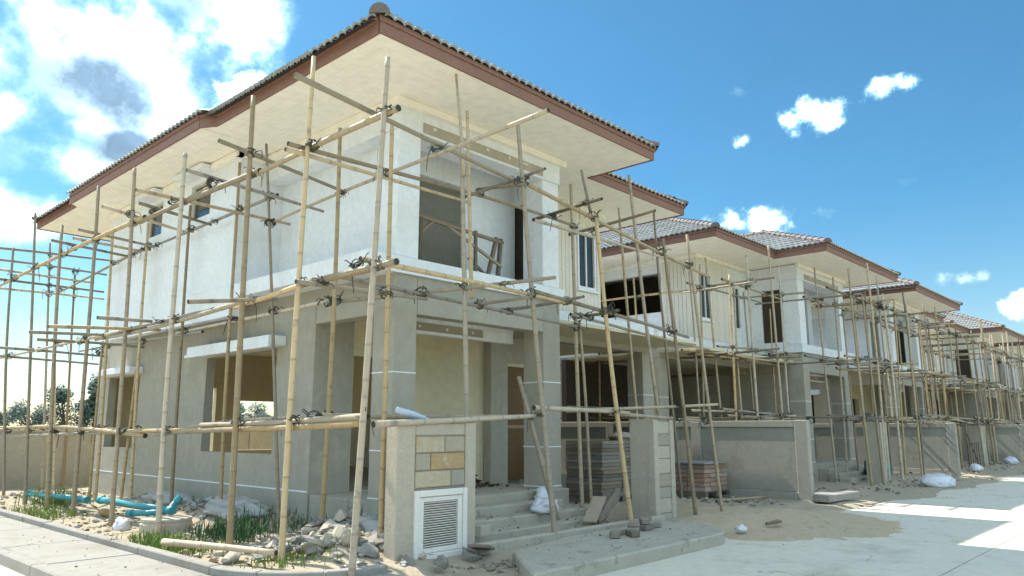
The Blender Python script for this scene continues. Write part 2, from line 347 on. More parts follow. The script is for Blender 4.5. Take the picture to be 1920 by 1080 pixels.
def scaffold(root, ups, leds, lash_p=1.0, lod=1, maxl=280):
    segs = []
    for a in ups:
        segs.append((Vector(a[:3]), Vector(a[3:6]))); bamboo('upright_pole', a[:3], a[3:6], a[6], root, lod)
    for a in leds:
        segs.append((Vector(a[:3]), Vector(a[3:6])))
        dx = abs(a[3] - a[0]); dy = abs(a[4] - a[1]); dz = abs(a[5] - a[2]); L_ = math.hypot(dx, dy)
        nm = 'brace_pole' if dz > L_ * .6 else ('ledger_pole' if L_ > 2.4 else 'transom_pole')
        bamboo(nm, a[:3], a[3:6], a[6], root, lod)
    pts = []
    for i in range(len(segs)):
        for j in range(i + 1, len(segs)):
            r_ = seg_close(*segs[i], *segs[j])
            if r_ and r_[0] < .2 and all((r_[1] - q).length > .16 for q in pts) and random.random() < lash_p: pts.append(r_[1])
    for p in pts[:maxl]:
        put('rope_lashing', random.choice(LASH), p, root, (rnd(-.3, .3), rnd(-.3, .3), rnd(0, 6.28))).scale = [rnd(.5, .85)] * 3
    return len(pts)
def chunk_mesh(seed, n=11, flat=1.0):
    rr = random.Random(seed); bm = bmesh.new()
    for i in range(n):
        v = Vector((rr.gauss(0, 1), rr.gauss(0, 1), rr.gauss(0, 1))).normalized() * rr.uniform(.7, 1)
        bm.verts.new((v.x, v.y * .8, v.z * .62 * flat))
    bmesh.ops.convex_hull(bm, input=bm.verts)
    for v in [v for v in bm.verts if not v.link_faces]: bm.verts.remove(v)
    me = bpy.data.meshes.new('rubble_chunk'); bm.to_mesh(me); bm.free(); return me

# ------------------------------------------------------------------ ground, road, pavements
def nz2(x, y, s=1.0): return noise.noise(Vector((x * s, y * s, 3.7)))
g = MB(); g.box(-2500, 2500, -2500, 2500, -1.2, -.12)
struct(g.build('ground', 'field'))
def soil_h(x, y):
    h = .10 + .035 * nz2(x, y, .9) + .022 * nz2(x, y, 3.1)
    for mx_, my_, sx, sy, a in MOUNDS:
        q = ((x - mx_) / sx) ** 2 + ((y - my_) / sy) ** 2
        if q < 6: h += a * math.exp(-q) * (1 + .5 * nz2(x, y, 4))
    return h
MOUNDS = [(-.45, 3.6, .5, 1.3, .26), (-.55, 6.2, .5, 1.2, .2), (-.5, 1.6, .5, .8, .17), (-.6, -.15, .55, .7, .34), (-1.25, -.95, .45, .45, .13), (2.9, -1.0, .35, .3, .1), (6.6, .2, .8, .5, .08), (17.4, -.9, 1.2, .5, .15), (-1.2, 9.5, .9, .9, .12)]
def field_mesh(name, x0, x1, y0, y1, step, hf, m, keep=None):
    nx = int(round((x1 - x0) / step)); ny = int(round((y1 - y0) / step)); vs = []; fs = []
    for j in range(ny + 1):
        for i in range(nx + 1):
            x = x0 + (x1 - x0) * i / nx; y = y0 + (y1 - y0) * j / ny; vs.append((x, y, hf(x, y)))
    for j in range(ny):
        for i in range(nx):
            a = j * (nx + 1) + i
            if keep is None or keep((vs[a][0] + vs[a + 1][0]) / 2, (vs[a][1] + vs[a + nx + 1][1]) / 2): fs.append((a, a + 1, a + nx + 2, a + nx + 1))
    q = MB(); q.add(vs, fs); return q.build(name, m, smooth=True)
def in_plot(x, y):
    if x < -1.4 and y < -.6: return (x + 1.4) ** 2 + (y + .6) ** 2 < 1.12 ** 2
    return x > -2.52 and y > -2.95
soil = struct(field_mesh('site_soil', -2.6, 12.0, -3.0, 13.0, .12, lambda x, y: soil_h(x, y) - (.06 + .5 * max(0, -2.2 - y) ** 2 if y < -1.9 else 0), 'soil', in_plot))
struct(field_mesh('site_soil', 12.0, 72.0, -3.0, 13.0, .5, lambda x, y: soil_h(x, y) - (.06 + .3 * max(0, -2.2 - y) ** 2 if y < -1.9 else 0), 'soil'))
# road: cast slabs with open joints
road = struct(empty('road', (0, -8, 0)))
b = MB(); b.box(-40, 160, -16, -2.4, -.11, -.028); b.box(-15, -3.2, -2.4, 160, -.11, -.028); b.build('road_joint_bed', 'soil', road)
xs = [-16.7 + 5.5 * k for k in range(0, 30)]
def slab_obj(x0, x1, y0, y1, nm='road_slab', par=road, z1=0.0, m_='road'):
    q = MB(); q.box(x0 + .009, x1 - .009, y0 + .009, y1 - .009, z1 - .026, z1 + rnd(-.002, .002)); return q.build(nm, m_, par)
for i in range(len(xs) - 1):
    for ya, yb in ((-5.62, -2.62), (-8.6, -5.62), (-11.6, -8.6), (-14.6, -11.6)): slab_obj(xs[i], xs[i + 1], ya, yb)
for k in range(12):
    for xa, xb in ((-7.1, -3.6), (-10.6, -7.1), (-14, -10.6)): slab_obj(xa, xb, -2.62 + 5 * k, 2.38 + 5 * k)
# side pavement, curving round the plot corner
pav = struct(empty('pavement', (-3.0, 3, 0)))
ys = [-.6, 1.15, 2.75, 4.5, 6.3, 8.1, 9.9, 11.7, 13.5, 15.5, 17.5, 19.5, 21.5, 24, 27, 30]
for k in range(len(ys) - 1):
    q = MB(); q.box(-3.52, -2.63, ys[k] + .006, ys[k + 1] - .006, -.02, .115 + rnd(-.004, .004)); q.build('paving_slab', 'walk', pav, bevel=.008)
    q = MB(); q.box(-3.67, -3.53, ys[k] + .004, ys[k + 1] - .004, -.06, .125); q.build('kerb_stone', 'walk', pav, bevel=.012)
    q = MB(); q.box(-2.62, -2.5, ys[k] + .004, ys[k + 1] - .004, -.02, .185 + rnd(-.004, .004)); q.build('edging_kerb', 'walk', pav, bevel=.012)
cx_, cy_ = -1.4, -.6
def arc(r0, r1, a0, a1, z0, z1, nm, n=7, bv=.01):
    P0 = [(cx_ + r1 * math.cos(a0 + (a1 - a0) * i / n), cy_ + r1 * math.sin(a0 + (a1 - a0) * i / n)) for i in range(n + 1)]
    P1 = [(cx_ + r0 * math.cos(a1 + (a0 - a1) * i / n), cy_ + r0 * math.sin(a1 + (a0 - a1) * i / n)) for i in range(n + 1)]
    q = MB(); q.prism(P0 + P1, z0, z1); return q.build(nm, 'walk', pav, bevel=bv)
for k in range(3):
    a0, a1 = math.pi + k * R(30) + .004, math.pi + (k + 1) * R(30) - .004
    arc(1.24, 2.12, a0, a1, -.02, .115 + rnd(-.005, .004), 'paving_slab'); arc(2.135, 2.27, a0, a1, -.06, .125, 'kerb_stone'); arc(1.1, 1.225, a0, a1, -.02, .185, 'edging_kerb')
# short front pavement slab with a rounded end
q = MB(); P_ = [(-.62, -3.02), (2.9, -2.98)] + [(3.0 + .85 * math.sin(a), -2.13 - .85 * math.cos(a)) for a in [R(15 * i) for i in range(7)]] + [(3.85, -1.72), (3.3, -1.62), (1.6, -1.66), (.2, -1.98)]
q.prism(P_, -.03, .15); struct(q.build('pavement', 'stepc', bevel=.02))
q = MB(); q.box(.05, 3.95, -1.64, -1.53, -.02, .21); tag(q.build('gate_sill', 'stepc', bevel=.015), 'low concrete gate sill between the two gate pillars', 'sill')
# sand spilled over the driveway mouth
def sand_h(x, y):
    cx0 = 6.0 + .05 * y; q = ((x - 6.1) / 2.6) ** 2 + ((y + 1.6) / 2.75) ** 2
    edge = 1 - q + .30 * nz2(x, y, .8) + .12 * nz2(x, y, 2.7)
    return -.012 + .15 * min(1, max(0, edge) ** 1.1) + .5 * min(0, edge) * .12 + .016 * nz2(x, y, 5) + .02 * nz2(x, y, 1.7) + .012 * nz2(x, y, 14)
struct(field_mesh('sand', 2.5, 9.6, -5.2, 1.6, .06, lambda x, y: sand_h(x, y), 'sand', lambda x, y: sand_h(x, y) > -.1))
struct(field_mesh('sand', 9.6, 60, -3.9, -2.2, .2, lambda x, y: -.02 + .07 * max(0, min(1, (y + 3.1 + .5 * nz2(x, 0, .5)) * 1.2)) + .01 * nz2(x, y, 4), 'soil'))

# ------------------------------------------------------------------ tiles
def tile_mesh():
    prof = [(-.15, .012), (-.125, .03), (-.10, .042), (-.06, .042), (-.035, .03), (-.005, .008), (.02, .03), (.045, .042), (.085, .042), (.115, .028), (.145, .006), (.16, .006)]
    vs = []; n = len(prof)
    for d_, lift in ((-.02, .03), (.36, .0)):
        for u, h in prof: vs.append((u, d_, h + lift))
    for u, h in prof: vs.append((u, -.02, h + lift - .022 if False else h - .006))
    fs = [(i, i + 1, n + i + 1, n + i) for i in range(n - 1)] + [(2 * n + i, 2 * n + i + 1, i + 1, i) for i in range(n - 1)]
    return vs, fs
TV, TF = tile_mesh()
tile_me = bpy.data.meshes.new('roof_tile'); tile_me.from_pydata(TV, [], TF); tile_me.materials.append(MT['tile'])
def cap_mesh():
    vs = []; fs = []; n = 7
    for d_, r_ in ((-.02, .125), (.40, .10)):
        for i in range(n + 1):
            a = math.pi * i / n; vs.append((math.cos(a) * r_, d_, math.sin(a) * r_ * .95))
    for i in range(n): fs.append((i, i + 1, n + 2 + i, n + 1 + i))
    fs.append(tuple(range(n, -1, -1)))
    return vs, fs
CV, CF = cap_mesh()
cap_me = bpy.data.meshes.new('ridge_cap'); cap_me.from_pydata(CV, [], CF); cap_me.materials.append(MT['cap'])
PITCH = .45
ZE = 6.305
RECTS = [(-1.3, 4.55, -1.25, 6.2), (-1.3, 7.95, .15, 11.8), (-1.45, 6.0, 2.95, 9.1)]
def rh(r, x, y): return PITCH * min(x - r[0], r[1] - x, y - r[2], r[3] - y)
def uh(x, y): return max(rh(r, x, y) for r in RECTS)
OUTL = [(-1.3, -1.25), (4.55, -1.25), (4.55, .15), (7.95, .15), (7.95, 11.8), (-1.3, 11.8), (-1.3, 9.2), (-1.45, 9.05), (-1.45, 3.1), (-1.3, 2.85)]

class House:
    def __init__(s, idx, x0, y0, sgn, label, dz=0.0):
        s.x0, s.y0, s.s, s.i, s.dz = x0, y0, sgn, idx, dz
        s.root = empty('house', (x0 + sgn * 3.3, y0 + 5.3, 0)); tag(s.root, label, 'house', 'unfinished houses along the street')
        s.near = idx < 3
    def X(s, x): return s.x0 + s.s * x
    def box(s, m, x0, x1, y0, y1, z0, z1, mi=0): return m.box(s.X(x0), s.X(x1), s.y0 + y0, s.y0 + y1, z0 + s.dz, z1 + s.dz, mi)
    def part(s, name, m_, *boxes, parent=None, bevel=0):
        m = MB()
        for b in boxes: s.box(m, *b)
        return m.build(name, m_, parent or s.root, bevel=bevel)
    def wall(s, name, m_, ax, p0, p1, u0, u1, z0, z1, ops, parent=None):
        us = sorted({u0, u1, *[v for o in ops for v in o[:2]]}); zs = sorted({z0, z1, *[v for o in ops for v in o[2:]]})
        def solid(i, j):
            if i < 0 or j < 0 or i >= len(us) - 1 or j >= len(zs) - 1: return False
            cu, cz = (us[i] + us[i + 1]) / 2, (zs[j] + zs[j + 1]) / 2
            return not any(o[0] < cu < o[1] and o[2] < cz < o[3] for o in ops)
        def pt(p, u, z):
            x, y = (p, u) if ax == 'x' else (u, p)
            return (s.X(x), s.y0 + y, z + s.dz)
        m = MB()
        for i in range(len(us) - 1):
            for j in range(len(zs) - 1):
                if not solid(i, j): continue
                a, b, c, d = us[i], us[i + 1], zs[j], zs[j + 1]
                for p in (p0, p1): m.add([pt(p, a, c), pt(p, b, c), pt(p, b, d), pt(p, a, d)], [(0, 1, 2, 3)])
                for (di, dj, e) in ((-1, 0, (a, c, a, d)), (1, 0, (b, c, b, d)), (0, -1, (a, c, b, c)), (0, 1, (a, d, b, d))):
                    if not solid(i + di, j + dj):
                        m.add([pt(p0, e[0], e[1]), pt(p1, e[0], e[1]), pt(p1, e[2], e[3]), pt(p0, e[2], e[3])], [(0, 1, 2, 3)])
        return m.build(name, m_, parent or s.root)
    # --- window: frame, mullion and pane set in an opening
    def window(s, ax, p, u0, u1, z0, z1, mull=True, pane='panedark', fm='white', proud=.03, fw=.05):
        w_ = MB()
        def bx(m, a, b, c, d, q0, q1):
            if ax == 'x': s.box(m, q0, q1, a, b, c, d)
            else: s.box(m, a, b, q0, q1, c, d)
        q0, q1 = p - proud, p + .06
        bx(w_, u0, u0 + fw, z0, z1, q0, q1); bx(w_, u1 - fw, u1, z0, z1, q0, q1)
        bx(w_, u0 + fw, u1 - fw, z0, z0 + fw, q0, q1); bx(w_, u0 + fw, u1 - fw, z1 - fw, z1, q0, q1)
        f = w_.build('window_frame', fm, s.root)
        g_ = MB(); bx(g_, u0 + fw, u1 - fw, z0 + fw, z1 - fw, p + .02, p + .03); g_.build('pane', pane, f)
        if mull:
            g_ = MB(); um = (u0 + u1) / 2; bx(g_, um - .018, um + .018, z0 + fw, z1 - fw, p - .012, p + .018); g_.build('mullion', fm, f)
        return f
    def build(s):
        P = s.part; FL = .55
        # ground storey
        s.wall('side_wall', 'beige', 'x', 0, .16, 1.9, 10.7, -.1, 3.58, [(2.97, 5.4, 1.1, 2.75), (8.4, 10.1, 1.1, 2.6)])
        s.wall('porch_wall', 'cream', 'y', 1.9, 2.06, .162, 3.6, .2, 3.3, [(.72, 1.75, .55, 2.62)])
        P('porch_wall', 'beige', (.0, .70, 1.884, 1.897, .0, 3.3))
        if s.i > 1:
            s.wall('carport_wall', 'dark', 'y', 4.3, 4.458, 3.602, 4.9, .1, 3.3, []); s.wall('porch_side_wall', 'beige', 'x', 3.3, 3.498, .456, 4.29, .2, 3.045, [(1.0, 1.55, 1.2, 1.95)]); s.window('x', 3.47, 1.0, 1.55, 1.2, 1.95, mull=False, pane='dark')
        else:
          P('pier', 'beige', (3.605, 4.05, 1.72, 2.06, .2, 3.3))
          s.wall('porch_wall', 'beige', 'y', 1.9, 2.06, 4.055, 4.9, .2, 3.3, [(4.07, 4.86, .2, 2.72)])
          d = P('door', 'door', (4.075, 4.855, 1.96, 2.0, .552, 2.66)); P('door_frame', 'cream', (4.07, 4.86, 1.89, 1.95, 2.66, 2.72), parent=d); P('door_rail', 'wood', (4.1, 4.83, 1.945, 1.958, 1.5, 1.56), parent=d)
        s.wall('rear_wall', 'cream', 'y', 10.54, 10.7, .162, 6.65, .2, 6.08, [(3.3, 4.75, .95, 2.2), (1.0, 2.7, .75, 2.5), (3.2, 4.6, 4.6, 5.7)])
        s.wall('end_wall', 'beige', 'x', 6.49, 6.65, 4.46, 10.538, .2, 3.58, [(7.0, 8.3, 1.1, 2.5)])
        if s.i == 1: s.wall('partition', 'cream', 'x', 4.74, 4.9, 2.062, 4.4, .2, 3.3, [])
        s.wall('carport_wall', 'dark', 'y', 4.3, 4.458, 4.902, 8.6, .1, 3.3, [])  # dark colour stands in for the unlit depth of the carport
        P('trim_line', 'cream', (4.92, 8.58, 4.288, 4.298, 2.06, 2.085)); P('trim_line', 'cream', (4.92, 8.58, 4.288, 4.298, 1.56, 1.58))
        P('partition', 'cream', (5.2, 5.34, 4.6, 10.53, .56, 3.37)); P('partition', 'cream', (.17, .95, 7.2, 7.34, .56, 3.37))
        P('floor_slab', 'stepc', (.165, 6.48, 2.07, 10.53, .3, FL)); P('porch_floor', 'stepc', (.02, 3.62, -.06, 1.88, .05, FL), bevel=.012)
        P('carport_floor', 'stepc', (3.64, 8.7, .4, 4.28, .0, .17))
        P('porch_ceiling', 'cream', (.22, 8.55, .26, 4.28, 3.302, 3.36)); P('room_ceiling', 'cream', (.165, 6.48, 2.07, 10.53, 3.38, 3.44))
        for k, (dy, h) in enumerate(((-.36, .43), (-.68, .31), (-1.0, .2))): P('step', 'stepc', (.18 - .0 * k, 3.1 + .12 * k, dy, dy + .318 if k else -.062, .0, h), bevel=.02)
        # columns: beige below, white above
        for (xa, xb) in ((0, .40), (3.08, 3.5)):
            P('column', 'beige', (xa, xb, 0, .45, -.05, 3.58), bevel=.008)
            for zz in (.585, 1.2, 2.23): P('score_line', 'white', (xa - .004, xb + .004, -.004, .454, zz, zz + .016))
            P('upper_column', 'white', (xa, xb, 0, .45, 3.822, 5.66), bevel=.008)
        P('column', 'beige', (8.18, 8.6, 1.45, 1.87, -.05, 3.18), bevel=.008)
        for zz in (1.2, 2.23): P('score_line', 'white', (8.176, 8.604, 1.446, 1.874, zz, zz + .014))
        P('score_line', 'white', (-.004, .01, 1.9, 10.7, .58, .6))
        # beams
        P('beam', 'beige', (.404, 3.076, .0, .24, 3.05, 3.578)); P('beam', 'beige', (.0, .22, .454, 1.896, 3.05, 3.578)); P('beam', 'beige', (3.26, 3.5, .454, 1.7, 3.05, 3.578))
        P('beam', 'beige', (3.504, 8.6, 1.45, 1.66, 3.185, 3.578))
        lt = P('lintel', 'white', (.41, 3.0, .60, .72, 3.06, 3.16), (.41, 3.0, .60, .72, 2.89, 2.93))
        P('lintel_panel', 'stone_gr', (.43, 2.3, .63, .72, 2.932, 3.058), parent=lt); P('lintel_end', 'white', (2.302, 3.0, .61, .72, 2.932, 3.058), parent=lt)
        for u in (.95, 1.5, 2.05): P('fixing', 'lamp', (u, u + .04, .615, .63, 2.975, 3.015), parent=lt)
        # window canopies
        c1 = P('canopy', 'white', (-.32, -.002, 2.7, 5.55, 2.78, 2.93), bevel=.012); P('canopy_lip', 'white', (-.34, -.30, 2.66, 5.59, 2.74, 2.785), parent=c1)
        P('canopy', 'white', (-.3, -.002, 8.25, 10.25, 2.62, 2.75), bevel=.012)
        P('switch_plate', 'metal', (.6, .68, 7.185, 7.198, 1.55, 1.63))
        # upper floor plate
        m = MB(); pts = [(-.5, -.05), (3.58, -.05), (3.58, 1.40), (8.62, 1.40), (8.62, 4.46), (6.66, 4.46), (6.66, 10.7), (-.001, 10.7), (-.001, 9.3), (-.5, 9.3)]
        m.prism([(s.X(a), s.y0 + b_) for a, b_ in pts], 3.58 + s.dz, 3.81 + s.dz); m.build('floor_plate', 'white', s.root)
        # upper storey
        s.wall('upper_wall', 'white', 'x', .3, .45, .9, 3.598, 3.81, 6.08, []); P('balcony_beam', 'white', (-.02, .296, .472, 3.6, 5.662, 6.08))
        P('wall_skirt', 'white', (-.5, -.35, 3.602, 9.3, 3.3, 3.578))
        s.wall('upper_wall', 'white', 'x', -.5, -.35, 3.602, 9.3, 3.812, 6.08, [(4.66, 5.45, 5.22, 5.88), (6.7, 7.4, 5.22, 5.88)])
        P('upper_wall', 'white', (-.348, .45, 3.602, 3.75, 3.81, 6.08)); P('upper_wall', 'white', (-.348, .16, 9.15, 9.298, 3.81, 6.08)); P('upper_wall', 'white', (-.002, .15, 9.302, 10.698, 3.58, 6.08))
        for u0, u1 in ((4.66, 5.45), (6.7, 7.4)):
            s.window('x', -.44, u0, u1, 5.22, 5.88, mull=False, fm='concrete', proud=.0, fw=.04)
            P('canopy', 'white', (-.78, -.502, u0 - .15, u1 + .2, 5.96, 6.06), bevel=.01)
        s.wall('balcony_wall', 'white', 'y', .9, 1.05, .452, 3.36, 3.81, 6.08, [(.62, 2.14, 3.86, 5.48)])
        s.wall('balcony_wall', 'white', 'x', 3.362, 3.5, .452, 1.448, 3.81, 6.08, [(.47, 1.1, 3.9, 5.42)]); P('door_leaf', 'dark', (3.42, 3.45, .475, 1.095, 3.905, 5.415))  # dark panel added in the side opening so it reads as unlit
        P('door_leaf', 'doorgrey', (.66, 2.1, .985, 1.03, 3.87, 5.44))
        P('balcony_beam', 'white', (-.02, 3.52, -.02, .47, 5.662, 6.08)); bb = P('beam_band', 'concrete', (.42, 3.06, -.032, -.022, 5.70, 5.85))
        for u in (.6, 1.15, 1.7, 2.2, 2.55, 2.62): P('fixing', 'lamp', (u, u + .05, -.045, -.033, 5.78, 5.82), parent=bb)
        # bay wall with siding and window
        s.wall('bay_wall', 'siding', 'y', 1.45, 1.6, 4.852, 6.65, 3.81, 6.08, [(5.85, 6.47, 4.35, 5.6)]); s.wall('bay_wall', 'white', 'y', 1.45, 1.6, 3.502, 4.85, 3.81, 6.08, [(4.12, 4.6, 4.25, 5.5)]); s.window('y', 1.47, 4.12, 4.6, 4.25, 5.5, mull=False)
        s.window('y', 1.45, 5.85, 6.47, 4.35, 5.6, mull=True)
        P('sill', 'white', (5.8, 6.52, 1.38, 1.44, 4.29, 4.345))
        bw = .118; k = 0; x = 4.86
        joined = MB()
        while x + bw < 6.66:
            segs = [(3.83, 6.06)]
            if x + bw > 5.83 and x < 6.49: segs = [(3.83, 4.28), (5.63, 6.06)]
            for za, zb in segs:
                q = MB() if s.near else joined
                s.box(q, x + .004, x + bw - .004, 1.428, 1.4485, za, zb)
                if s.near: q.build('siding_board', 'siding', s.root)
            x += bw
        if joined.v: stuff(joined.build('siding_boards', 'siding', s.root))
        # end wall upper with the wide terrace opening
        s.wall('end_wall_upper', 'white', 'x', 6.5, 6.65, 1.602, 10.538, 3.81, 6.08, [(2.5, 4.75, 4.62, 5.72)])
        joined = MB(); y = 1.62
        while y < 2.42:
            q = MB() if s.near else joined
            s.box(q, 6.6515, 6.67, y, y + .1, 3.83, 6.06)
            if s.near and s.i > 1: q.build('siding_board', 'siding', s.root)
            y += .118
        if joined.v: stuff(joined.build('siding_boards', 'siding', s.root))
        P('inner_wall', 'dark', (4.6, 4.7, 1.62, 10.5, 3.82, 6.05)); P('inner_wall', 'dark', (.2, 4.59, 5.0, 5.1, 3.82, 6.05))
        # cornice under the soffit
        for b in ((-.11, 3.61, -.11, -.022, 5.98, 6.085), (-.11, -.022, -.02, 3.5, 5.98, 6.085), (-.60, -.504, 3.5, 9.3, 5.98, 6.085), (-.60, -.112, 3.5, 3.598, 5.98, 6.085), (3.505, 6.74, 1.335, 1.425, 5.98, 6.085), (6.655, 6.74, 1.44, 10.6, 5.98, 6.085)):
            P('cornice', 'soffit', b)
        s.roof()
    def roof(s):
        rt = empty('roof', (s.X(3.3), s.y0 + 5, 6.1 + s.dz)); rt.parent = s.root; rt.location = Vector((s.X(3.3), s.y0 + 5, 6.1 + s.dz)) - WORLD[s.root.name]
        m = MB(); m.prism([(s.X(a), s.y0 + b) for a, b in OUTL], 6.10 + s.dz, 6.13 + s.dz); m.build('soffit', 'soffit', rt)
        # soffit boards
        if s.i <= 2:
            for k in range(6):
                a = .02 + .207 * k; b = a + .2035
                def board(p4):
                    q = MB(); q.prism([(s.X(x), s.y0 + y) for x, y in p4], 6.0905 + s.dz, 6.0985 + s.dz); q.build('soffit_board', 'soffit', rt)
                board([(-1.3 + a, -1.25 + a), (4.54, -1.25 + a), (4.54, -1.25 + b), (-1.3 + b, -1.25 + b)])
                if s.i == 1:
                    board([(-1.3 + a, -1.25 + a), (-1.3 + b, -1.25 + b), (-1.3 + b, 2.95), (-1.3 + a, 2.95)])
                    if k < 4: board([(-1.45 + a, 3.12), (-1.45 + b, 3.12), (-1.45 + b, 9.0), (-1.45 + a, 9.0)])
                board([(3.7, .15 + a), (7.95 - a, .15 + a), (7.95 - b, .15 + b), (3.7, .15 + b)])
                if s.i == 2: board([(7.95 - a, .15 + a), (7.95 - a, 11.7), (7.95 - b, 11.7), (7.95 - b, .15 + b)])
        # fascia: a deep board and a thin upper strip
        n = len(OUTL)
        for i in range(n):
            a = Vector((*OUTL[i], 0)); b = Vector((*OUTL[(i + 1) % n], 0)); d = (b - a).normalized(); nrm = Vector((d.y, -d.x, 0))
            def strip(t0, t1, z0, z1, ext):
                q = MB(); p = [a - d * ext + nrm * t1, b + d * ext + nrm * t1, b + d * 0 + nrm * t0, a - d * 0 + nrm * t0]
                q.prism([(s.X(v.x), s.y0 + v.y) for v in p], z0 + s.dz, z1 + s.dz); return q
            strip(.001, .03, 6.08, 6.225, .03 if i in (0, 1, 3, 4, 5) else .0).build('fascia_board', 'fascia', rt)
            strip(.001, .05, 6.228, 6.29, .05 if i in (0, 1, 3, 4, 5) else .0).build('fascia_board', 'fascia', rt)
        # deck
        st = .24; vs = []; fs = []; idx = {}
        nx = int((9.4) / st) + 1; ny = int(13.05 / st) + 1
        for j in range(ny + 1):
            for i in range(nx + 1):
                x = min(-1.45 + i * st, 7.95); y = min(-1.25 + j * st, 11.8); h = uh(x, y)
                vs.append((s.X(x), s.y0 + y, ZE + s.dz + h - .035))
        for j in range(ny):
            for i in range(nx):
                x = -1.45 + (i + .5) * st; y = -1.25 + (j + .5) * st
                if uh(x, y) > -.02:
                    a = j * (nx + 1) + i; fs.append((a, a + 1, a + nx + 2, a + nx + 1))
        q = MB(); q.add(vs, fs); q.build('roof_deck', 'deck', rt)
        # tiles
        pa = math.atan(PITCH); cand = []
        for ri, r in enumerate(RECTS):
            for pl, (org, e, up_) in {'W': ((r[0], 0), (0, -1), (1, 0)), 'E': ((r[1], 0), (0, 1), (-1, 0)), 'S': ((0, r[2]), (1, 0), (0, 1)), 'N': ((0, r[3]), (-1, 0), (0, -1))}.items():
                horiz = pl in 'SN'; lo, hi = (r[0], r[1]) if horiz else (r[2], r[3]); span = (r[3] - r[2]) if horiz else (r[1] - r[0])
                rows = int(span / 2 / .3) + 1; cols = int((hi - lo) / .3)
                for k in range(rows):
                    dist = -.06 + k * .30
                    for c_ in range(cols + 1):
                        u = lo + (c_ + .5) * (hi - lo) / (cols + 1)
                        dm = dist + .15
                        x = u if horiz else org[0] + up_[0] * dm; y = org[1] + up_[1] * dm if horiz else u
                        if abs(rh(r, x, y) - PITCH * dm) > .05: continue
                        if uh(x, y) > rh(r, x, y) + .03: continue
                        bx_ = u if horiz else org[0] + up_[0] * dist; by_ = org[1] + up_[1] * dist if horiz else u
                        cand.append((pl, k, bx_, by_, ZE + PITCH * dist, e, up_))
        camx, camy = cam.location.x, cam.location.y
        def mtx(t):
            pl, k, x, y, z, e, up_ = t
            ex = Vector((s.s * e[0], e[1], 0)); ux = Vector((s.s * up_[0] * math.cos(pa), up_[1] * math.cos(pa), math.sin(pa)))
            if ex.cross(ux).z < 0: ex = -ex
            nz_ = ex.cross(ux)
            Mx = Matrix((ex, ux, nz_)).transposed().to_4x4(); Mx.translation = Vector((s.X(x), s.y0 + y, z + s.dz)); return Mx
        left = 'W' if s.s > 0 else 'E'
        if s.i == 1: chosen = [t for t in cand if t[0] in 'WS' and t[1] < 2]
        elif s.i == 2: chosen = [t for t in cand if t[0] == left or (t[0] == 'S' and t[1] == 0)]
        else: chosen = []
        chosen.sort(key=lambda t: (s.X(t[2]) - camx) ** 2 + (s.y0 + t[3] - camy) ** 2); chosen = chosen[:295]
        cs = set(id(t) for t in chosen); bulk = MB()
        def place(me, Mx, nm):
            o = put(nm, me, Mx.translation, rt); o.rotation_euler = Mx.to_euler(); return o
        for t in cand:
            Mx = mtx(t) @ Matrix.Rotation(rnd(-.012, .012), 4, 'Z') @ Matrix.Rotation(rnd(-.01, .01), 4, 'X')
            if id(t) in cs: place(tile_me, Mx, 'roof_tile')
            else: bulk.add([Mx @ Vector(v) for v in TV], TF)
        stuff(bulk.build('roof_tiles', 'tile', rt))
        # hip and ridge caps
        lines = []
        for ri, r in enumerate(RECTS):
            if ri == 2: continue
            hw = (r[1] - r[0]) / 2; hl = (r[3] - r[2]) / 2; q_ = min(hw, hl)
            cs4 = [((r[0], r[2]), (1, 1)), ((r[1], r[2]), (-1, 1)), ((r[0], r[3]), (1, -1)), ((r[1], r[3]), (-1, -1))]
            for ci, ((cx0, cy0), (dx, dy)) in enumerate(cs4):
                if not (ri == 1 and ci == 0): lines.append(((cx0 - dx * .06, cy0 - dy * .06), (cx0 + dx * q_, cy0 + dy * q_), 1))
            if hl > hw: lines.append((((r[0] + r[1]) / 2, r[2] + hw), ((r[0] + r[1]) / 2, r[3] - hw), 0))
            else: lines.append(((r[0] + hl, (r[2] + r[3]) / 2), (r[1] - hl, (r[2] + r[3]) / 2), 0))
        bulkc = MB()
        for a, b, hip in lines:
            a = Vector(a); b = Vector(b); Ln = (b - a).length; d2 = (b - a).normalized(); k = 0.0
            while k < Ln - .1:
                p = a + d2 * k; pm = a + d2 * (k + .2)
                if uh(pm.x, pm.y) <= max(rh(RECTS[0], pm.x, pm.y), rh(RECTS[1], pm.x, pm.y)) + .06:
                    okk = any(abs(rh(r, pm.x, pm.y) - uh(pm.x, pm.y)) < .02 and abs(min(pm.x - r[0], r[1] - pm.x) - min(pm.y - r[2], r[3] - pm.y)) < .05 for r in RECTS) or (not hip and any(abs(rh(r, pm.x, pm.y) - uh(pm.x, pm.y)) < .02 for r in RECTS))
                    if okk:
                        z = ZE + (PITCH * min(k / math.sqrt(2) - .06, 99) if hip else uh(pm.x, pm.y)) + .02
                        slope = PITCH / math.sqrt(2) if hip else 0
                        f = Vector((s.s * d2.x, d2.y, slope)).normalized(); ex = Vector((f.y, -f.x, 0)).normalized(); up3 = ex.cross(f)
                        Mx = Matrix((ex, f, up3)).transposed().to_4x4(); Mx.translation = Vector((s.X(p.x), s.y0 + p.y, z + s.dz))
                        if s.i <= 2: place(cap_me, Mx, 'ridge_cap')
                        else: bulkc.add([Mx @ Vector(v) for v in CV], CF)
                k += .36
        if bulkc.v: stuff(bulkc.build('ridge_caps', 'cap', rt))

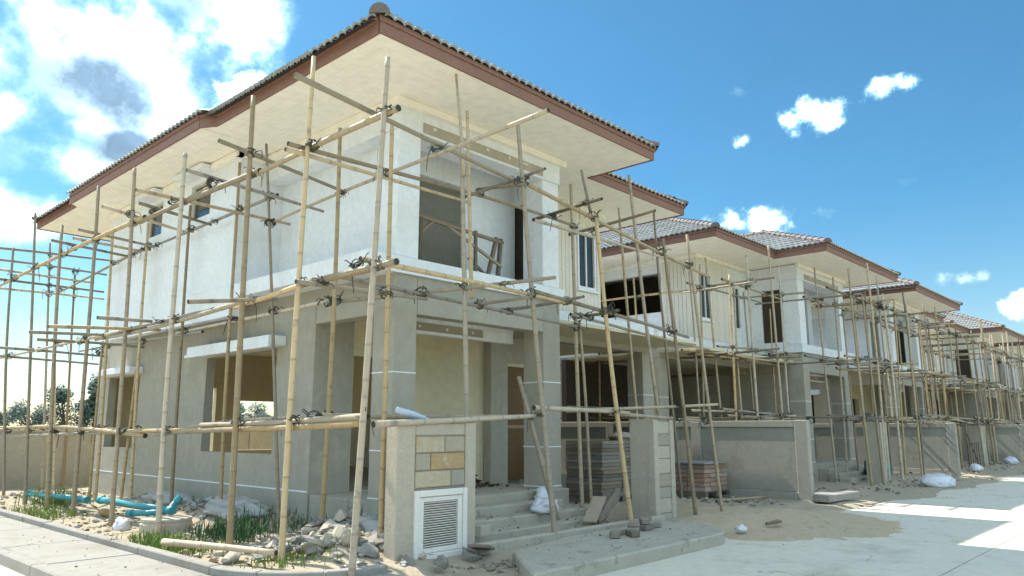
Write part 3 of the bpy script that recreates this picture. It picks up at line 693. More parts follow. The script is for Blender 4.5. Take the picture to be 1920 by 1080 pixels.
HOUSES = [House(1, 0, 0, 1, 'unfinished two-storey corner house with open balcony beside the side pavement and louvred gate pillar'),
          House(2, 18.05, .38, -1, 'second unfinished house from the corner, behind the grey panelled boundary wall'),
          House(3, 22.8, .42, 1, 'third unfinished house from the corner, beside the white cement sack'),
          House(4, 40.8, .6, -1, 'fourth unfinished house from the corner, far along the street'),
          House(5, 45.6, .6, 1, 'fifth and farthest unfinished house from the corner')]
for h in HOUSES: h.build()
# bamboo scaffold of the corner house: foot, top, radius
UPRIGHTS = [
  (-1.80,-1.77,0.00, -1.80,-2.08,5.29, 0.040),
  (-1.80,-0.55,0.00, -1.80,-0.66,5.81, 0.039),
  (-1.80,0.62,0.00, -1.80,0.77,5.76, 0.046),
  (-1.80,2.58,0.00, -1.80,2.75,5.48, 0.047),
  (-1.80,4.24,0.00, -1.80,4.67,5.72, 0.042),
  (-1.80,5.97,0.00, -1.80,6.40,5.81, 0.042),
  (-1.80,7.23,0.00, -1.80,8.15,5.40, 0.044),
  (-1.80,8.52,0.00, -1.80,10.16,6.04, 0.036),
  (-1.80,9.99,0.00, -1.80,11.57,5.51, 0.036),
  (-0.70,0.42,0.00, -0.70,0.40,5.55, 0.038),
  (-0.70,1.43,0.00, -0.70,2.44,5.86, 0.030),
  (-0.70,3.04,0.00, -0.70,3.25,5.76, 0.036),
  (-0.70,4.78,0.00, -0.70,4.98,5.39, 0.036),
  (-0.70,6.50,0.00, -0.70,6.84,5.40, 0.038),
  (-0.70,6.97,0.00, -0.70,6.73,3.10, 0.034),
  (-0.70,8.24,0.00, -0.70,8.70,5.57, 0.040),
  (-0.70,8.51,0.00, -0.70,8.68,3.26, 0.034),
  (-0.90,-1.03,0.00, -0.90,-1.01,5.15, 0.036),
  (-0.03,12.30,0.00, -0.28,12.30,5.22, 0.035),
  (-0.48,12.30,0.00, -0.89,12.30,5.92, 0.035),
  (-0.24,12.30,0.00, -0.55,12.30,3.55, 0.030),
  (1.42,-1.60,0.00, 0.71,-1.60,5.52, 0.040),
  (3.12,-1.60,0.00, 2.40,-1.60,4.60, 0.041),
  (4.94,-1.60,0.00, 4.24,-1.60,4.56, 0.038),
  (5.81,-1.60,0.00, 5.02,-1.60,4.78, 0.034),
  (3.47,-0.45,0.00, 3.28,-0.45,5.52, 0.038),
  (3.72,-0.45,-0.00, 3.45,-0.45,3.24, 0.032),
  (6.21,0.20,0.00, 5.60,0.20,5.75, 0.036),
  (7.56,0.20,0.00, 6.90,0.20,5.98, 0.034),
  (0.43,-1.05,0.00, 0.22,-1.05,5.16, 0.040),
  (5.50,-0.85,0.00, 4.40,-0.85,5.87, 0.040)
]
LEDGERS = [
  (0.51,-0.97,3.17, 0.39,-0.97,5.74, 0.032),
  (0.20,-1.13,4.73, 0.03,-1.13,6.10, 0.025),
  (2.41,-1.51,4.62, 2.20,-1.51,5.24, 0.028),
  (2.18,-1.00,0.24, 1.87,-0.55,2.24, 0.045),
  (-1.72,-2.18,4.73, -1.72,0.94,4.70, 0.042),
  (-1.72,0.60,4.71, -1.72,4.86,4.79, 0.045),
  (-1.72,1.99,4.81, -1.72,4.41,4.76, 0.035),
  (-1.72,4.21,4.81, -1.72,13.89,4.79, 0.042),
  (-0.62,-3.26,4.74, -0.62,2.41,4.55, 0.030),
  (-0.62,2.13,4.99, -0.62,7.75,4.94, 0.030),
  (-0.62,7.38,4.97, -0.62,12.13,4.71, 0.030),
  (-2.54,-1.52,5.02, 0.75,-1.52,4.70, 0.036),
  (-2.01,-0.54,4.71, 3.30,-0.54,4.77, 0.034),
  (-2.04,-0.54,4.62, 0.86,-0.54,4.64, 0.032),
  (0.96,-1.52,4.72, 5.90,-1.52,4.17, 0.034),
  (2.23,-0.54,4.67, 7.10,-0.54,4.70, 0.032),
  (-2.23,0.75,5.02, -0.33,0.75,4.79, 0.034),
  (-2.09,1.95,4.96, 0.08,1.95,4.84, 0.034),
  (-2.28,3.18,4.91, 0.22,3.18,4.89, 0.034),
  (-1.92,4.00,4.96, -0.75,4.00,4.84, 0.034),
  (-2.22,4.72,4.99, -0.85,4.72,4.82, 0.034),
  (-2.04,6.36,4.94, -0.73,6.36,4.86, 0.034),
  (-1.93,6.99,4.92, -0.76,6.99,4.88, 0.034),
  (-2.12,7.57,4.94, -0.76,7.57,4.86, 0.034),
  (-1.92,12.20,5.58, 0.79,12.20,5.69, 0.034),
  (-1.89,12.20,5.32, 0.41,12.20,5.31, 0.034),
  (-1.86,12.20,5.09, 0.09,12.20,5.06, 0.034),
  (-1.84,12.20,4.87, 0.39,12.20,4.86, 0.034),
  (-1.82,12.20,4.66, 0.41,12.20,4.68, 0.034),
  (-1.72,-2.22,3.11, -1.72,-0.43,3.12, 0.040),
  (-1.72,-2.01,3.09, -1.72,-0.38,3.09, 0.035),
  (-1.72,-0.76,3.12, -1.72,1.06,3.01, 0.040),
  (-1.72,0.79,3.05, -1.72,5.94,2.98, 0.040),
  (-1.72,1.65,3.05, -1.72,5.70,3.01, 0.034),
  (-1.72,3.92,3.03, -1.72,11.91,3.04, 0.036),
  (-0.62,0.65,3.16, 0.87,-2.10,3.35, 0.036),
  (-0.62,0.58,3.19, -0.62,5.36,3.15, 0.032),
  (-0.62,4.32,3.08, -0.62,10.25,3.15, 0.030),
  (-1.65,-1.52,3.26, 1.80,-1.52,3.20, 0.036),
  (-1.21,-0.54,3.26, 3.26,-0.54,3.11, 0.032),
  (-2.06,-0.95,3.03, -0.24,-0.95,3.07, 0.030),
  (1.11,-1.52,3.28, 5.06,-1.52,3.01, 0.036),
  (3.12,-0.53,3.29, 7.59,-0.53,3.07, 0.030),
  (-2.55,0.51,2.92, -1.44,0.51,3.09, 0.032),
  (-2.64,3.13,2.99, -1.91,3.13,3.01, 0.032),
  (-2.84,5.44,2.97, -1.60,5.44,3.03, 0.032),
  (-2.38,6.73,3.00, -0.61,6.73,3.00, 0.032),
  (-2.90,4.31,2.95, -1.31,4.31,3.05, 0.032),
  (-2.39,9.01,3.02, -0.48,9.01,2.98, 0.032),
  (-1.89,11.17,3.03, 0.09,11.17,2.97, 0.032),
  (1.10,-0.45,3.22, 0.79,-1.80,3.13, 0.030),
  (1.67,-0.45,3.20, 1.83,-1.80,3.26, 0.030),
  (4.20,0.20,3.43, 2.64,-1.80,3.17, 0.034),
  (1.10,-0.45,4.91, 0.69,-1.80,4.59, 0.030),
  (1.03,-0.25,4.82, 0.92,-1.90,4.83, 0.030),
  (2.95,0.10,4.94, 2.15,-1.90,4.70, 0.033),
  (3.92,0.10,4.87, 3.54,-1.90,4.83, 0.035),
  (-1.72,-1.83,1.61, -1.72,1.74,1.54, 0.042),
  (-1.72,-1.75,1.57, -1.72,4.17,1.46, 0.042),
  (-1.72,-1.00,1.53, -1.72,3.19,1.41, 0.034),
  (-1.72,3.52,1.41, -1.72,12.50,1.46, 0.040),
  (-1.72,3.67,1.46, -1.72,12.41,1.28, 0.034),
  (-1.54,-0.75,1.64, 2.02,-0.75,1.67, 0.036),
  (-1.41,-1.52,1.54, 1.16,-1.52,1.66, 0.040),
  (1.10,-1.52,1.76, 3.25,-1.52,1.72, 0.040),
  (2.94,-0.55,1.77, 5.43,-1.80,1.90, 0.034),
  (2.83,-1.43,1.71, 5.81,-1.43,1.62, 0.034),
  (-0.62,5.05,1.47, -0.62,15.91,1.54, 0.034),
  (-0.62,4.65,1.53, -0.62,-0.34,1.66, 0.034)
]

# ------------------------------------------------------------------ gate pillars and boundary walls
def meter_pillar(x0, y0, label, parts=True):
    root = empty('gate_pillar', (x0 + .58, y0 + .17, 0)); tag(root, label, 'pillar', 'gate pillars')
    def P(nm, m_, b, parent=root, bv=.006):
        q = MB(); q.box(*b); return q.build(nm, m_, parent, bevel=bv)
    z0, z1 = 0.0, 1.57
    P('post', 'concrete', (x0, x0 + .25, y0, y0 + .2, z0, z1), bv=.012); P('post', 'concrete', (x0 + 1.0, x0 + 1.17, y0, y0 + .2, z0, z1), bv=.012)
    P('capping', 'concrete', (x0 + .252, x0 + .998, y0 + .01, y0 + .19, 1.42, 1.56), bv=.012)
    P('backing', 'stone_gr', (x0 + .252, x0 + .998, y0 + .03, y0 + .18, z0, 1.418), bv=0)
    if parts:
        for (a, b, c, d, m_) in ((.26, .68, 1.235, 1.41, 'stone_tan'), (.69, .99, 1.235, 1.41, 'stone_tan'), (.26, .47, 1.045, 1.225, 'stone_gr'), (.48, .99, 1.045, 1.225, 'stone_or'), (.26, .78, .86, 1.035, 'stone_tan'), (.79, .99, .86, 1.035, 'stone_gr'), (.26, .99, .84, .852, 'stone_gr')):
            P('block', m_, (x0 + a, x0 + b, y0 + .004, y0 + .05, c, d), bv=.01)
        dr = P('louvre_door', 'louvre', (x0 + .235, x0 + .30, y0 - .03, y0 + .028, .10, .835), bv=.006)
        P('frame_member', 'louvre', (x0 + .945, x0 + 1.01, y0 - .03, y0 + .028, .10, .835), dr); P('frame_member', 'louvre', (x0 + .302, x0 + .943, y0 - .03, y0 + .028, .765, .835), dr); P('frame_member', 'louvre', (x0 + .302, x0 + .943, y0 - .03, y0 + .028, .10, .17), dr)
        for a, b, c, d in ((.305, .37, .175, .76), (.875, .94, .175, .76), (.372, .873, .71, .76), (.372, .873, .175, .225)): P('inner_frame', 'louvre', (x0 + a, x0 + b, y0 - .016, y0 + .02, c, d), dr, .004)
        P('louvre_back', 'dark', (x0 + .372, x0 + .873, y0 + .018, y0 + .027, .226, .709), dr, 0)
        for k in range(19):
            z = .236 + k * .0252
            q = MB(); q.obox((x0 + .6225, y0 + .0, z + .006), .25, .010, .0028, Matrix.Rotation(-.7, 3, 'X')); q.build('louvre_slat', 'louvre', dr)
    return root
meter_pillar(-1.07, -1.5, 'concrete gate pillar with ochre block panel and white louvred door')
def block_pillar(x0, y0, label, wdt=.6, h=1.64, seed=1):
    rr = random.Random(seed); root = empty('gate_pillar', (x0 + wdt / 2, y0 + .22, 0)); tag(root, label, 'pillar', 'gate pillars')
    def P(nm, m_, b, bv=.008):
        q = MB(); q.box(*b); return q.build(nm, m_, root, bevel=bv)
    P('post', 'concrete', (x0, x0 + .13, y0, y0 + .45, 0, h)); P('post', 'concrete', (x0 + wdt - .12, x0 + wdt, y0, y0 + .45, 0, h))
    P('backing', 'cwall', (x0 + .132, x0 + wdt - .122, y0 + .04, y0 + .44, 0, h - .01), 0)
    z = .02
    while z < h - .2:
        hh = rr.uniform(.17, .23); P('block', rr.choice(('stone_gr', 'concrete', 'stone_gr')), (x0 + .135, x0 + wdt - .125, y0 + .006 + rr.uniform(0, .015), y0 + .06, z, min(z + hh - .006, h - .03))); z += hh
    return root
block_pillar(4.0, -1.45, 'raw concrete gate pillar of stacked grey blocks facing the louvred pillar', seed=3)
block_pillar(15.35, -1.25, 'narrow grey gate pillar next to the white cement sack', .5, 1.66, 5)
block_pillar(21.9, -1.2, 'far grey gate pillar at the end of the second boundary wall', .6, 1.6, 6)
block_pillar(27.0, -1.2, 'distant grey gate pillar in front of the third house', .6, 1.6, 7)
def boundary(x, label, y0=-1.75, y1=12.8, near=True):
    root = empty('boundary_wall', (x, (y0 + y1) / 2, 0)); tag(root, label, 'wall', 'boundary walls between the plots')
    def P(nm, m_, b, bv=.008):
        q = MB(); q.box(*b); return q.build(nm, m_, root, bevel=bv)
    P('end_post', 'cwall', (x - .085, x + .085, y0 - .12, y0 + .14, 0, 1.66), .012)
    y = y0 + .142
    while y < y1 - .5:
        yn = min(y + 2.1, y1)
        P('wall_panel', 'cwall', (x - .045, x + .045, y, yn, .25, 1.52)); P('base_rail', 'cwall', (x - .075, x + .075, y, yn, .0, .248)); P('top_rail', 'cwall', (x - .075, x + .075, y, yn, 1.522, 1.655))
        P('wall_post', 'cwall', (x - .09, x + .09, yn + .002, yn + .22, 0, 1.64)); y = yn + .222
    return root
boundary(9.0, 'grey panelled boundary wall beside the sandy driveway mouth')
boundary(20.4, 'grey boundary wall behind the narrow pillar by the cement sack')
boundary(31.8, 'distant grey boundary wall beyond the third house')
# rear fence of the plot row
rf = empty('rear_wall', (5, 13.5, 0)); tag(rf, 'long beige rear boundary wall behind the corner house', 'wall')
for k in range(26):
    xa = -2.4 + 2.6 * k
    q = MB(); q.box(xa, xa + 2.4, 13.44, 13.56, -.05, 1.42); q.build('wall_panel', 'beige', rf)
    q = MB(); q.box(xa + 2.402, xa + 2.598, 13.38, 13.6, -.05, 1.47); q.build('wall_post', 'beige', rf)
    q = MB(); q.box(xa, xa + 2.4, 13.4, 13.6, 1.422, 1.47); q.build('coping', 'concrete', rf)
for k in range(8):
    xa = -2.4 - 2.6 * (k + 1) - 12
    q = MB(); q.box(xa, xa + 2.598, 13.44, 13.56, -.05, 1.42); q.build('wall_panel', 'beige', rf)

# ------------------------------------------------------------------ scaffolds
s1 = empty('bamboo_scaffold', (-1, 0, 0)); tag(s1, 'lashed bamboo scaffold wrapping the corner house with open balcony', 'scaffold', 'bamboo scaffolds')
scaffold(s1, UPRIGHTS, LEDGERS, 1.0, 1, 290)
def row_scaffold(label, xa, xb, yoff, seed, lod, gap=1.35, split=None, side=None, outer=None):
    global rnd
    rr = random.Random(seed); st = random.getstate(); random.seed(seed)
    root = empty('bamboo_scaffold', ((xa + xb) / 2, yoff - 1, 0)); tag(root, label, 'scaffold', 'bamboo scaffolds')
    U, L_ = [], []
    lv = (1.72, 3.2, 4.85)
    yof = outer or (lambda x: -1.55)
    x = xa; ups = []
    while x < xb:
        yo_ = yof(x) + yoff
        top = rr.choice((5.2, 5.6, 6.0, 5.0)); lean = rr.uniform(-.55, .1); ups.append(x)
        U.append((x, yo_ + rr.uniform(-.12, .12), 0, x + lean, yo_ + rr.uniform(-.1, .1), top, rr.uniform(.034, .043)))
        if rr.random() < .45: U.append((x + .12, yo_ + .1, 2.4, x + .1 + lean * .6, yo_ + .08, rr.uniform(5.0, 6.0), .032))
        yi_ = split(x) + yoff
        lean2 = rr.uniform(-.35, .15)
        U.append((x + rr.uniform(-.2, .2), yi_, 0, x + lean2, yi_ + rr.uniform(-.1, .1), rr.uniform(4.7, 5.9), rr.uniform(.03, .038)))
        for z in lv:
            z_ = z + rr.uniform(-.1, .15); xx = x + lean * z / 5.5 + .07
            if rr.random() < .85: L_.append((xx, yo_ - rr.uniform(.2, .6), z_, xx + rr.uniform(-.15, .15), yi_ + rr.uniform(.1, .4), z_ + rr.uniform(-.06, .06), .031))
        x += gap * rr.uniform(.75, 1.2)
    for z in lv:
        for yy in (1, None):
            for rep in range(2):
                x = xa - rr.uniform(.2, .8)
                while x < xb:
                    ln = rr.uniform(3.0, 4.6); y_ = yof(x + ln / 2) + yoff + .08 if yy is not None else split(x + ln / 2) + yoff - .08
                    if rep == 0 or rr.random() < .55: L_.append((x, y_, z + rr.uniform(-.08, .08) + rep * .12, x + ln, y_, z + rr.uniform(-.08, .08) + rep * .12, rr.uniform(.03, .038)))
                    x += ln * rr.uniform(.75, .95)
    if side:
        for (sx, y0, y1) in side:
            y = y0
            while y < y1:
                U.append((sx, y, 0, sx + rr.uniform(-.15, .15), y + rr.uniform(-.2, .2), rr.uniform(5, 6), .035)); y += 1.5 * rr.uniform(.8, 1.2)
            for z in lv: L_.append((sx + .08, y0 - .5, z, sx + .08, y1, z + .08, .034))
    n_ = scaffold(root, U, L_, .9, lod, 280); random.setstate(st)
B_ = lambda x: -.45 if x > 14.3 else .75
row_scaffold('bamboo scaffold in front of the second house behind the panelled wall', 9.7, 19.6, .2, 11, 1, 1.05, B_, [(10.3, 1.2, 6.5)], lambda x: -.25 if x < 13.6 else -1.5)
row_scaffold('bamboo scaffold in front of the third house beyond the cement sack', 20.6, 30.5, .4, 12, 1, 1.15, lambda x: -.45 if x < 26.5 else .75)
row_scaffold('dense bamboo scaffold on the fourth house along the street', 31.0, 42.6, .6, 13, 0, 1.0, lambda x: .75 if x < 37 else -.45)
row_scaffold('farthest bamboo scaffold at the end of the row', 43.4, 53, .6, 14, 0, 1.2, lambda x: -.45)

# ------------------------------------------------------------------ rubble, waste and building materials
CH = [chunk_mesh(k) for k in range(10)] + [chunk_mesh(k + 20, 9, .35) for k in range(5)]
for c_ in CH: c_.materials.append(MT['rubble'])
def scatter(name, n, region, smin, smax, mats=('rubble',), seed=1, hf=soil_h):
    rr = random.Random(seed); m = MB()
    for k in range(n):
        x, y = region(rr); src = rr.choice(CH); sc = smin * (smax / smin) ** (rr.random() ** 1.6)
        rot = Matrix.Rotation(rr.uniform(0, 6.28), 3, 'Z') @ Matrix.Rotation(rr.uniform(-.5, .5), 3, 'X')
        z = hf(x, y) + sc * .25
        m.add([Vector((x, y, z)) + rot @ (v.co * sc) for v in src.vertices], [tuple(p.vertices) for p in src.polygons], rr.randrange(len(mats)))
    return stuff(m.build(name, list(mats)))
def reg(x, sx, y, sy): return lambda rr: (rr.gauss(x, sx), rr.gauss(y, sy))
o = scatter('rubble', 900, reg(-.85, .45, -.35, .6), .015, .13, ('rubble', 'plaster', 'concrete', 'stone_gr'), 2); o['label'] = 'broken mortar and stone rubble by the louvred pillar'; o['category'] = 'rubble'
def strip_reg(rr):
    return (rr.uniform(-2.3, -.15), rr.uniform(-.4, 11.0))
o = scatter('rubble', 1500, strip_reg, .008, .075, ('rubble', 'plaster', 'soil', 'sand', 'stone_or', 'woodd', 'concrete'), 3); o['label'] = 'scattered small rubble along the beige side wall'; o['category'] = 'rubble'
o = scatter('rubble', 260, reg(-.45, .22, 3.9, 1.6), .03, .12, ('plaster', 'plaster', 'rubble'), 4); o['label'] = 'pale plaster waste heaped against the beige side wall'; o['category'] = 'rubble'
o = scatter('rubble', 260, lambda rr: (rr.gauss(.1, .35), rr.gauss(-1.95, .28)), .01, .05, ('rubble', 'soil', 'wood'), 5, lambda x, y: .04); o['label'] = 'crumbled mortar and wood bits below the louvred door'; o['category'] = 'rubble'
o = scatter('rubble', 220, lambda rr: (rr.uniform(.3, 3.9), -1.35 + rr.gauss(0, .14)), .01, .06, ('rubble', 'wood', 'soil', 'woodd'), 6); o['label'] = 'wood bits and rubble along the bottom porch step'; o['category'] = 'rubble'
o = scatter('rubble', 300, lambda rr: (rr.uniform(7.0, 8.9), rr.gauss(-.6, .6)), .012, .07, ('rubble', 'soil', 'woodd', 'plaster'), 7, lambda x, y: max(soil_h(x, y), sand_h(x, y))); o['label'] = 'loose debris at the foot of the panelled boundary wall'; o['category'] = 'rubble'
o = scatter('rubble', 420, lambda rr: (rr.uniform(9.6, 20), rr.gauss(-1.6, .55)), .015, .08, ('rubble', 'soil', 'woodd', 'plaster'), 8); o['label'] = 'loose debris on the verge before the second house'; o['category'] = 'rubble'
o = scatter('rubble', 420, lambda rr: (rr.uniform(20.6, 42), rr.gauss(-1.4, .6)), .02, .1, ('rubble', 'soil', 'woodd', 'plaster'), 9); o['label'] = 'loose debris on the verge before the far houses'; o['category'] = 'rubble'
o = scatter('rubble', 260, reg(-.65, .4, -.2, .5), .06, .2, ('plaster', 'rubble', 'concrete', 'stone_gr', 'rubble'), 71, lambda x, y: soil_h(x, y) - .02); o['label'] = 'large broken slab pieces heaped by the louvred pillar'; o['category'] = 'rubble'
def step_h(x, y): return .56 if y > -.06 else .435 if y > -.36 else .315 if y > -.68 else .205 if y > -1.0 else soil_h(x, y)
o = scatter('rubble', 300, lambda rr: (rr.uniform(.25, 3.0), rr.uniform(-1.15, .9)), .006, .035, ('rubble', 'soil', 'plaster', 'woodd'), 72, step_h); o['label'] = 'mortar crumbs scattered on the porch steps'; o['category'] = 'rubble'
o = scatter('rubble', 420, lambda rr: (rr.uniform(2.5, 22), -2.9 - abs(rr.gauss(0, .9))), .004, .022, ('rubble', 'soil', 'sand', 'woodd'), 73, lambda x, y: max(0, sand_h(x, y)) if x < 9.6 else 0.0); o['label'] = 'fine grit scattered on the concrete road'; o['category'] = 'grit'
o = scatter('rubble', 160, lambda rr: (rr.uniform(-.3, 3.7), rr.uniform(-2.95, -1.7)), .004, .025, ('rubble', 'soil', 'plaster', 'woodd'), 74, lambda x, y: .15); o['label'] = 'grit scattered on the short front pavement slab'; o['category'] = 'grit'
o = scatter('rubble', 160, lambda rr: (rr.uniform(-3.5, -2.65), rr.uniform(-.5, 8)), .004, .02, ('rubble', 'soil', 'sand'), 75, lambda x, y: .115); o['label'] = 'grit scattered on the side pavement'; o['category'] = 'grit'
def chunk(x, y, s_, label, m_='rubble', z=None, rz=0, k=0, flat=1.0, cat='stone', group=None):
    me = chunk_mesh(100 + k, 14, flat); me.materials.append(MT[m_])
    bm = bmesh.new(); bm.from_mesh(me); bmesh.ops.bevel(bm, geom=list(bm.edges), offset=.05, segments=1, affect='EDGES'); bm.to_mesh(me); bm.free()
    o = put('rubble_stone', me, (x, y, (soil_h(x, y) if z is None else z) + s_ * .3 * flat), None, (rnd(-.3, .3), rnd(-.3, .3), rz)); o.scale = (s_, s_, s_); tag(o, label, cat, group); return o
LSTS = ('tan broken stone under the fallen bamboo pole', 'grey broken stone behind the fallen bamboo pole tip', 'small tan stone near the yellow-green grass', 'flat grey stone between the weeds and the rubble heap', 'largest tan stone at the edge of the rubble heap', 'grey stone at the foot of the rubble heap by the corner pole', 'smallest tan stone in the yellow-green grass')
for k, (x, y, s_) in enumerate(((-2.05, .05, .17), (-1.75, -.35, .13), (-1.95, .55, .10), (-1.55, -.75, .15), (-1.25, -.95, .2), (-1.0, -1.1, .14), (-2.2, .9, .09))): chunk(x, y, s_, LSTS[k], 'stone_tan' if k % 2 == 0 else 'rubble', k=k, rz=k, group='broken stones by the edging')
chunk(-.95, -.85, .27, 'large dark flat slab fragment leaning in the rubble heap', 'rubble', k=11, flat=.5)
chunk(-.7, -.55, .24, 'large grey mortar lump on top of the rubble heap', 'plaster', k=12)
chunk(-1.45, -.6, .2, 'long tan rock fragment at the front of the rubble heap', 'stone_tan', k=13)
chunk(-1.55, 5.2, .17, 'rusty orange stone beside the teal pipe', 'stone_or', k=14)
chunk(-1.75, 3.9, .12, 'pale yellowish stone by the pavement edging near the teal pipe', 'stone_tan', k=15)
# crumpled white plastic sheets
def crumple(name, x, y, z, sx, sy, sz, m_, label, cat, seed, sub=3, rg=1.0):
    bm = bmesh.new(); bmesh.ops.create_icosphere(bm, subdivisions=sub, radius=1)
    for v in bm.verts:
        n_ = noise.noise(v.co * 1.6 + Vector((seed, 0, 0))) * .45 + noise.noise(v.co * 4 + Vector((0, seed, 0))) * .22
        v.co *= 1 + n_ * rg; v.co.x *= sx; v.co.y *= sy; v.co.z = max(v.co.z, -.55) * sz
    me = bpy.data.meshes.new(name); bm.to_mesh(me); bm.free(); me.materials.append(MT[m_]); me.shade_smooth()
    return tag(put(name, me, (x, y, z + .5 * sz)), label, cat)
crumple('plastic_bag', 2.35, -.62, .31, .24, .15, .13, 'plastic', 'crumpled white plastic bag on the porch steps', 'bag', 5, 4, .8)
crumple('plastic_bag', 2.75, -.25, .42, .14, .1, .12, 'plastic', 'small torn white plastic scrap by the porch column foot', 'bag', 4)
crumple('cement_sack', 15.9, -2.35, .02, .62, .4, .22, 'plastic', 'full white cement sack lying on the verge at the road edge', 'sack', 7, 4, .35)
crumple('plastic_bag', -1.95, 3.45, .10, .10, .14, .12, 'plastic', 'white plastic bag beside the concrete manhole ring', 'bag', 9)
crumple('plastic_scrap', 4.15, -2.75, .07, .1, .07, .05, 'plastic', 'small white plastic scrap on the sand', 'scrap', 11)
crumple('plastic_sheet', -.75, -.95, .2, .18, .5, .17, 'plaster', 'pale crumpled cement bag against the louvred pillar', 'bag', 13)
crumple('cement_lump', -.55, 2.9, .2, .35, .8, .2, 'plaster', 'long lump of hardened pale cement by the side wall', 'cement', 15, 4)
crumple('cement_lump', -.5, 5.3, .2, .3, .7, .16, 'plaster', 'lower lump of hardened cement behind the teal pipes', 'cement', 17, 4)
crumple('plastic_bag', 23.2, -1.7, .1, .3, .2, .16, 'plastic', 'white bag on the verge beyond the cement sack', 'bag', 19, 3, .4)
crumple('plastic_bag', 29.5, -1.6, .1, .3, .25, .2, 'plastic', 'white bag on the verge before the distant boundary wall', 'bag', 21, 3, .4)
crumple('tarpaulin', 16.9, -.6, .15, .5, .35, .3, 'teal', 'dark crumpled tarpaulin heap behind the narrow pillar', 'tarpaulin', 23)
# blue plastic bottle lying on the pillar
q = MB(); q.tube([(-.98, -1.35, 1.70), (-.80, -1.38, 1.655), (-.66, -1.40, 1.615), (-.60, -1.41, 1.605), (-.56, -1.42, 1.597)], [.034, .04, .038, .018, .016], 12)
bt = tag(q.build('plastic_bottle', 'blueplastic', smooth=True), 'pale blue plastic bottle lying on top of the louvred pillar', 'bottle')
q = MB(); q.tube([(-.565, -1.419, 1.598), (-.52, -1.43, 1.589)], [.019, .019], 10); q.build('cap', 'pvc', bt)
# teal pipes, manhole ring
def pipe(pts, r, label):
    q = MB(); q.tube(pts, r, 12); o_ = tag(q.build('drain_pipe', 'pvc', smooth=False), label, 'pipe', 'teal drain pipes')
    for pl in o_.data.polygons:
        if len(pl.vertices) == 4: pl.use_smooth = True
    for a, b in ((pts[0], pts[1]), (pts[-1], pts[-2])):
        a = Vector(a); d = (Vector(b) - a).normalized(); q = MB(); q.tube([a - d * .01, a + d * .09], [r * 1.2] * 2, 12); q.build('socket', 'pvc', o_)
pipe([(-1.75, 8.6, .3), (-1.45, 6.4, .3)], .05, 'straight teal drain pipe nearest the rear wall')
pipe([(-1.42, 5.9, .33), (-1.3, 4.6, .31), (-1.2, 3.6, .3)], .054, 'teal drain pipe running behind the manhole ring')
pipe([(-1.55, 4.3, .24), (-1.42, 3.9, .26), (-1.2, 3.75, .28), (-1.05, 3.7, .48)], .045, 'bent teal pipe with an upright elbow')
q = MB(); n = 20
pr = [(.27, 0), (.33, 0), (.34, .16), (.32, .19), (.27, .19), (.26, .02)]
q.v = [(-1.55 + r_ * math.cos(2 * math.pi * k / n), 2.95 + r_ * math.sin(2 * math.pi * k / n), .05 + z_) for k in range(n) for r_, z_ in pr]
q.f = [(k * 6 + i, ((k + 1) % n) * 6 + i, ((k + 1) % n) * 6 + i + 1, k * 6 + i + 1) for k in range(n) for i in range(5)]; q.mi = [0] * len(q.f)
rg = tag(q.build('manhole_ring', 'concrete', smooth=False), 'round concrete manhole ring in the dirt beside the teal pipe', 'manhole')
q = MB(); q.tube([(-1.55, 2.95, .242), (-1.55, 2.95, .28)], [.33, .33], 20); q.build('lid', 'concrete', rg)
# fallen bamboo, planks, logs
def lone(A, B, r, label):
    o_ = bamboo('bamboo_pole', A, B, r, None, 1, .004); tag(o_, label, 'pole', 'loose bamboo poles'); return o_
lone((-2.42, .95, .24), (-1.98, -.72, .25), .045, 'fallen bamboo pole lying along the pavement edging')
lone((7.2, -.75, .15), (8.8, -1.0, .14), .03, 'loose bamboo pole on the ground before the panelled wall')
def plank(c, L_, w_, t_, rot, label, m_='wood', nm='plank', cat='plank', group=None):
    q = MB(); q.obox(c, L_ / 2, w_ / 2, t_ / 2, rot); return tag(q.build(nm, m_, bevel=.006), label, cat, group)
plank((2.75, -1.22, .36), .62, .2, .035, Matrix.Rotation(.35, 3, 'Z') @ Matrix.Rotation(-.5, 3, 'Y'), 'pale short plank propped on the rubble by the steps')
q = MB(); q.tube([(2.7, -1.28, .2), (2.95, -1.22, .27), (3.2, -1.12, .36), (3.45, -1.05, .44), (3.7, -.95, .55)], [.055, .08, .07, .085, .06], 7); tag(q.build('timber_log', 'woodd'), 'rough brown log leaning by the block pillar', 'log')
plank((-.05, -1.75, .2), .5, .22, .035, Matrix.Rotation(.6, 3, 'Z') @ Matrix.Rotation(.2, 3, 'Y'), 'weathered plank in the debris below the louvred pillar', 'woodd')
plank((.55, -1.15, .27), .22, .12, .13, Matrix.Rotation(.2, 3, 'Z'), 'small grey concrete block on the bottom porch step', 'concrete', 'concrete_block', 'block')
plank((9.75, -1.95, .15), 1.5, .55, .13, Matrix.Rotation(-.05, 3, 'Z'), 'pale sunlit concrete step slab at the end of the panelled wall', 'walk', 'concrete_slab', 'slab')
